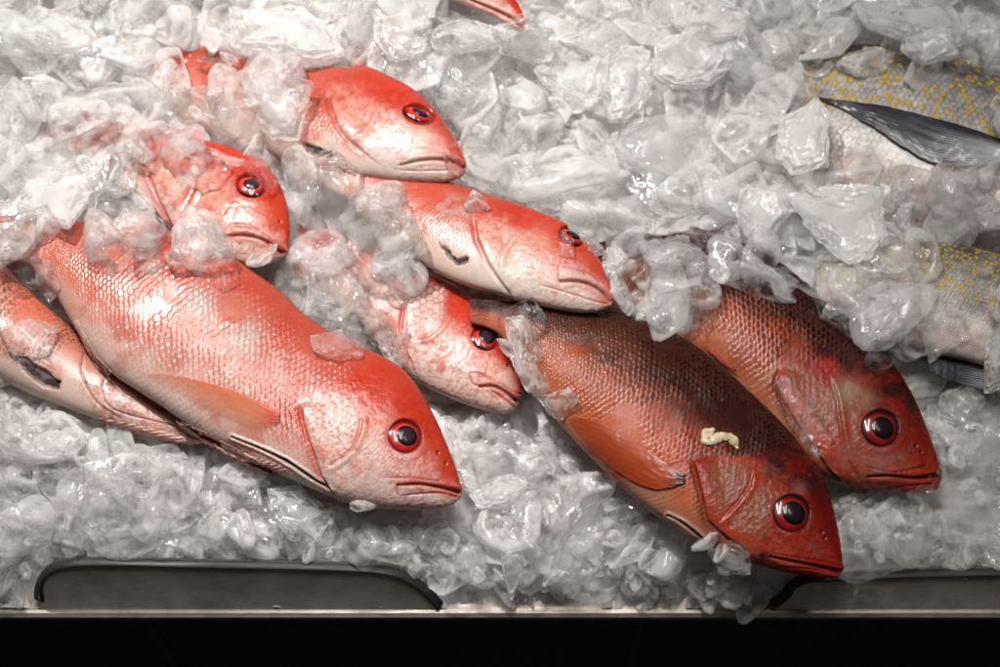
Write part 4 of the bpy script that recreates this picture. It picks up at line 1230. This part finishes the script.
tag(link('fat_scrap', mesh_from('fat_scrap', V - l0, gridfaces(60, na, True), color=cc), M_SKIN, None, l0), 'curled cream scrap of fat stuck above the gill of the brown-backed snapper', 'fish scrap')

# ------------------------------------------------------------------ the steel counter
def prism(name, prof, x0, x1, mat, parent, loc):
    """profile (y,z) pulled along x"""
    n = len(prof)
    V = [(x0, y, z) for y, z in prof] + [(x1, y, z) for y, z in prof]
    bm = bmesh.new()
    vs = [bm.verts.new(v) for v in V]
    for i in range(n):
        j = (i + 1) % n
        bm.faces.new((vs[i], vs[j], vs[j + n], vs[i + n]))
    bm.faces.new(vs[:n][::-1]); bm.faces.new(vs[n:])
    bmesh.ops.recalc_face_normals(bm, faces=bm.faces)
    bmesh.ops.translate(bm, verts=bm.verts, vec=-Vector(loc))
    me = bpy.data.meshes.new(name); bm.to_mesh(me); bm.free()
    return link(name, me, mat, parent)


ZL = -0.030
yF = float(P(500, 613, ZL)[1])
loc = np.array([0, yF, -0.9])
ctr = empty('display_counter', loc)
tag(ctr, 'stainless steel fish counter with a low cut-out front lip and black front panel', 'counter')
prism('ledge', [(yF, ZL - 0.001), (yF, ZL - 0.012), (yF + 0.05, ZL - 0.012), (yF + 0.05, ZL - 0.001)], -0.8, 0.8, M_STEEL, ctr, loc)
prism('rim', [(yF - 0.0035, ZL - 0.006), (yF - 0.0035, ZL + 0.000), (yF - 0.0005, ZL + 0.0015), (yF + 0.002, ZL + 0.0015), (yF + 0.002, ZL + 0.0), (yF - 0.001, ZL - 0.006)], -0.8, 0.8, M_EDGE, ctr, loc)
prism('front_panel', [(yF + 0.004, ZL - 0.013), (yF + 0.004, -0.9), (yF + 0.03, -0.9), (yF + 0.03, ZL - 0.013)], -0.8, 0.8, M_FASCIA, ctr, loc)
for sx in (150, 640):
    xx = float(P(sx, 640, ZL - 0.05)[0])
    prism('panel_seam', [(yF + 0.0025, ZL - 0.014), (yF + 0.0025, -0.9), (yF + 0.005, -0.9), (yF + 0.005, ZL - 0.014)], xx - 0.003, xx + 0.003, M_SEAM, ctr, loc)
prism('tray', [(yF + 0.031, ZL - 0.02), (0.81, ZL - 0.02), (0.81, 0.06), (0.83, 0.06), (0.83, ZL - 0.05), (yF + 0.031, ZL - 0.05)], -0.8, 0.8, M_STEEL, ctr, loc)


def lip(outline_top, name='lip_panel'):
    """leaning sheet standing on the ledge: the outline of its top edge as seen, foot on the ledge"""
    t = curve(outline_top, 90)
    yb = float(P(500, 610.5, ZL)[1]); zb = ZL + 0.0005
    zt = 0.004
    # top row: the sheet leans back; along it height grows with how far it stands from the foot
    yt = P(500.0, 571.0, zt)[1]
    fr = np.clip((611.0 - t[:, 1]) / (611.0 - 571.0), 0.0, 1.2)
    z = zb + (zt - zb) * fr
    T = P(t[:, 0], t[:, 1], z)
    B = np.stack([T[:, 0], np.full(len(T), yb), np.full(len(T), zb)], -1)
    m = 14
    s = np.linspace(0, 1, m)[None, :, None]
    bow = np.sin(np.linspace(0, 1, m) * math.pi)[None, :, None] * np.array([0, 0, -0.0015])
    front = B[:, None, :] * (1 - s) + T[:, None, :] * s + bow * np.clip(fr, 0, 1)[:, None, None]
    th = np.array([0, 0.0065, 0.0012])
    back = front + th
    n = len(t)
    V = np.vstack([front.reshape(-1, 3), back.reshape(-1, 3)])
    F = gridfaces(n, m); Kk = n * m
    i = np.arange(n - 1)
    topf = np.stack([i * m + m - 1, i * m + m - 1 + Kk, (i + 1) * m + m - 1 + Kk, (i + 1) * m + m - 1], -1)
    botf = np.stack([i * m, (i + 1) * m, (i + 1) * m + Kk, i * m + Kk], -1)
    j = np.arange(m - 1)
    e0 = np.stack([j, j + 1, j + 1 + Kk, j + Kk], -1); e1 = e0[:, ::-1] + (n - 1) * m
    o = link(name, mesh_from(name, V - loc, np.vstack([F, F[:, ::-1] + Kk, topf, botf, e0, e1])), M_STEEL, ctr)
    # dark strip along the top: shade of the sheet's top face put in as colour
    e = T + th * 0.5
    ar = np.linspace(0, 2 * math.pi, 12, endpoint=False)
    rr = 0.0034
    tg = np.gradient(e, axis=0); tg /= np.linalg.norm(tg, axis=1)[:, None]
    n1_ = np.cross(tg, [1.0, 0, 0.02]); 
    up = np.array([0, 0.35, 0.94]); s1 = np.cross(tg, up); s1 /= np.linalg.norm(s1, axis=1)[:, None]; s2 = np.cross(s1, tg)
    Vt = e[:, None, :] + np.cos(ar)[None, :, None] * s1[:, None, :] * 0.0048 + np.sin(ar)[None, :, None] * s2[:, None, :] * 0.0018
    link('shaded_edge', mesh_from('shaded_edge', Vt.reshape(-1, 3) - loc, gridfaces(n, 12, True)), M_LIP_SHADE, o)


lip([(39, 604), (39, 590), (46, 577), (62, 569), (95, 566), (200, 568), (300, 570), (370, 573), (400, 579), (420, 590), (434, 603), (440, 610)])
lip([(772, 609), (785, 600), (792, 590), (806, 583), (830, 581), (900, 578), (1000, 576), (1120, 575)])
fl = mesh_from('floor', [(-3, -3, -0.9), (3, -3, -0.9), (3, 3, -0.9), (-3, 3, -0.9)], [(0, 1, 2, 3)], False)
tag(link('floor', fl, M_FLOOR), None, None, None, 'structure')

# ------------------------------------------------------------------ light
def lamp(name, typ, loc, target, power, color, **kw):
    ld = bpy.data.lights.new(name, typ); ld.energy = power; ld.color = color
    for k_, v_ in kw.items(): setattr(ld, k_, v_)
    o = bpy.data.objects.new(name, ld); COL.objects.link(o)
    o.location = loc
    o.rotation_euler = (Vector(target) - Vector(loc)).to_track_quat('-Z', 'Y').to_euler()
    return o


lamp('key_spot', 'SPOT', (-0.60, 0.72, 1.45), (-0.135, 0.06, 0), 118, (1.0, 0.945, 0.905), spot_size=math.radians(36), spot_blend=1.0, shadow_soft_size=0.03)
for kx, (lx, pw) in enumerate([(-0.14, 11.5), (0.14, 8.5)]):
    lamp('tube_light', 'AREA', (lx, 0.50, 1.8), (lx * 0.6, 0.12, 0), pw, (1.0, 0.96, 0.93), shape='RECTANGLE', size=0.07, size_y=1.1)
for kx, (lx, ly) in enumerate([(0.45, 0.25), (0.50, 0.15), (0.55, 0.05), (0.60, -0.05)]):
    lamp('bulb', 'POINT', (lx, ly, 1.5), (0, 0, 0), 1.6, (1.0, 0.95, 0.88), shadow_soft_size=0.02)
w = bpy.data.worlds.new('World'); SC.world = w; w.use_nodes = True
w.node_tree.nodes['Background'].inputs[0].default_value = (0.80, 0.78, 0.76, 1)
w.node_tree.nodes['Background'].inputs[1].default_value = 0.05

# ------------------------------------------------------------------ camera and render
cd = bpy.data.cameras.new('camera'); cam = bpy.data.objects.new('camera', cd); COL.objects.link(cam)
cam.location = CAM; cam.rotation_euler = (TILT, 0, 0)
cd.lens = FOC; cd.sensor_width = SENS; cd.clip_start = 0.05; cd.clip_end = 50
cd.dof.use_dof = True
fp = P(470, 440, 0.04)
cd.dof.focus_distance = float((fp - CAM) @ FWD)
cd.dof.aperture_fstop = 5.0
SC.camera = cam
SC.render.engine = 'CYCLES'
c = SC.cycles
c.use_denoising = True
try:
    c.denoiser = 'OPENIMAGEDENOISE'; c.denoising_input_passes = 'RGB_ALBEDO_NORMAL'; c.denoising_prefilter = 'ACCURATE'
except Exception: pass
c.max_bounces = 10; c.transmission_bounces = 6; c.transparent_max_bounces = 12; c.diffuse_bounces = 7
c.use_adaptive_sampling = True; c.adaptive_threshold = 0.03; c.adaptive_min_samples = 24; c.glossy_bounces = 4
c.caustics_reflective = False; c.caustics_refractive = True; c.blur_glossy = 1.0
c.sample_clamp_indirect = 6.0
SC.view_settings.view_transform = 'Standard'
SC.view_settings.look = 'None'
SC.view_settings.exposure = 0.22
SC.view_settings.gamma = 1.0
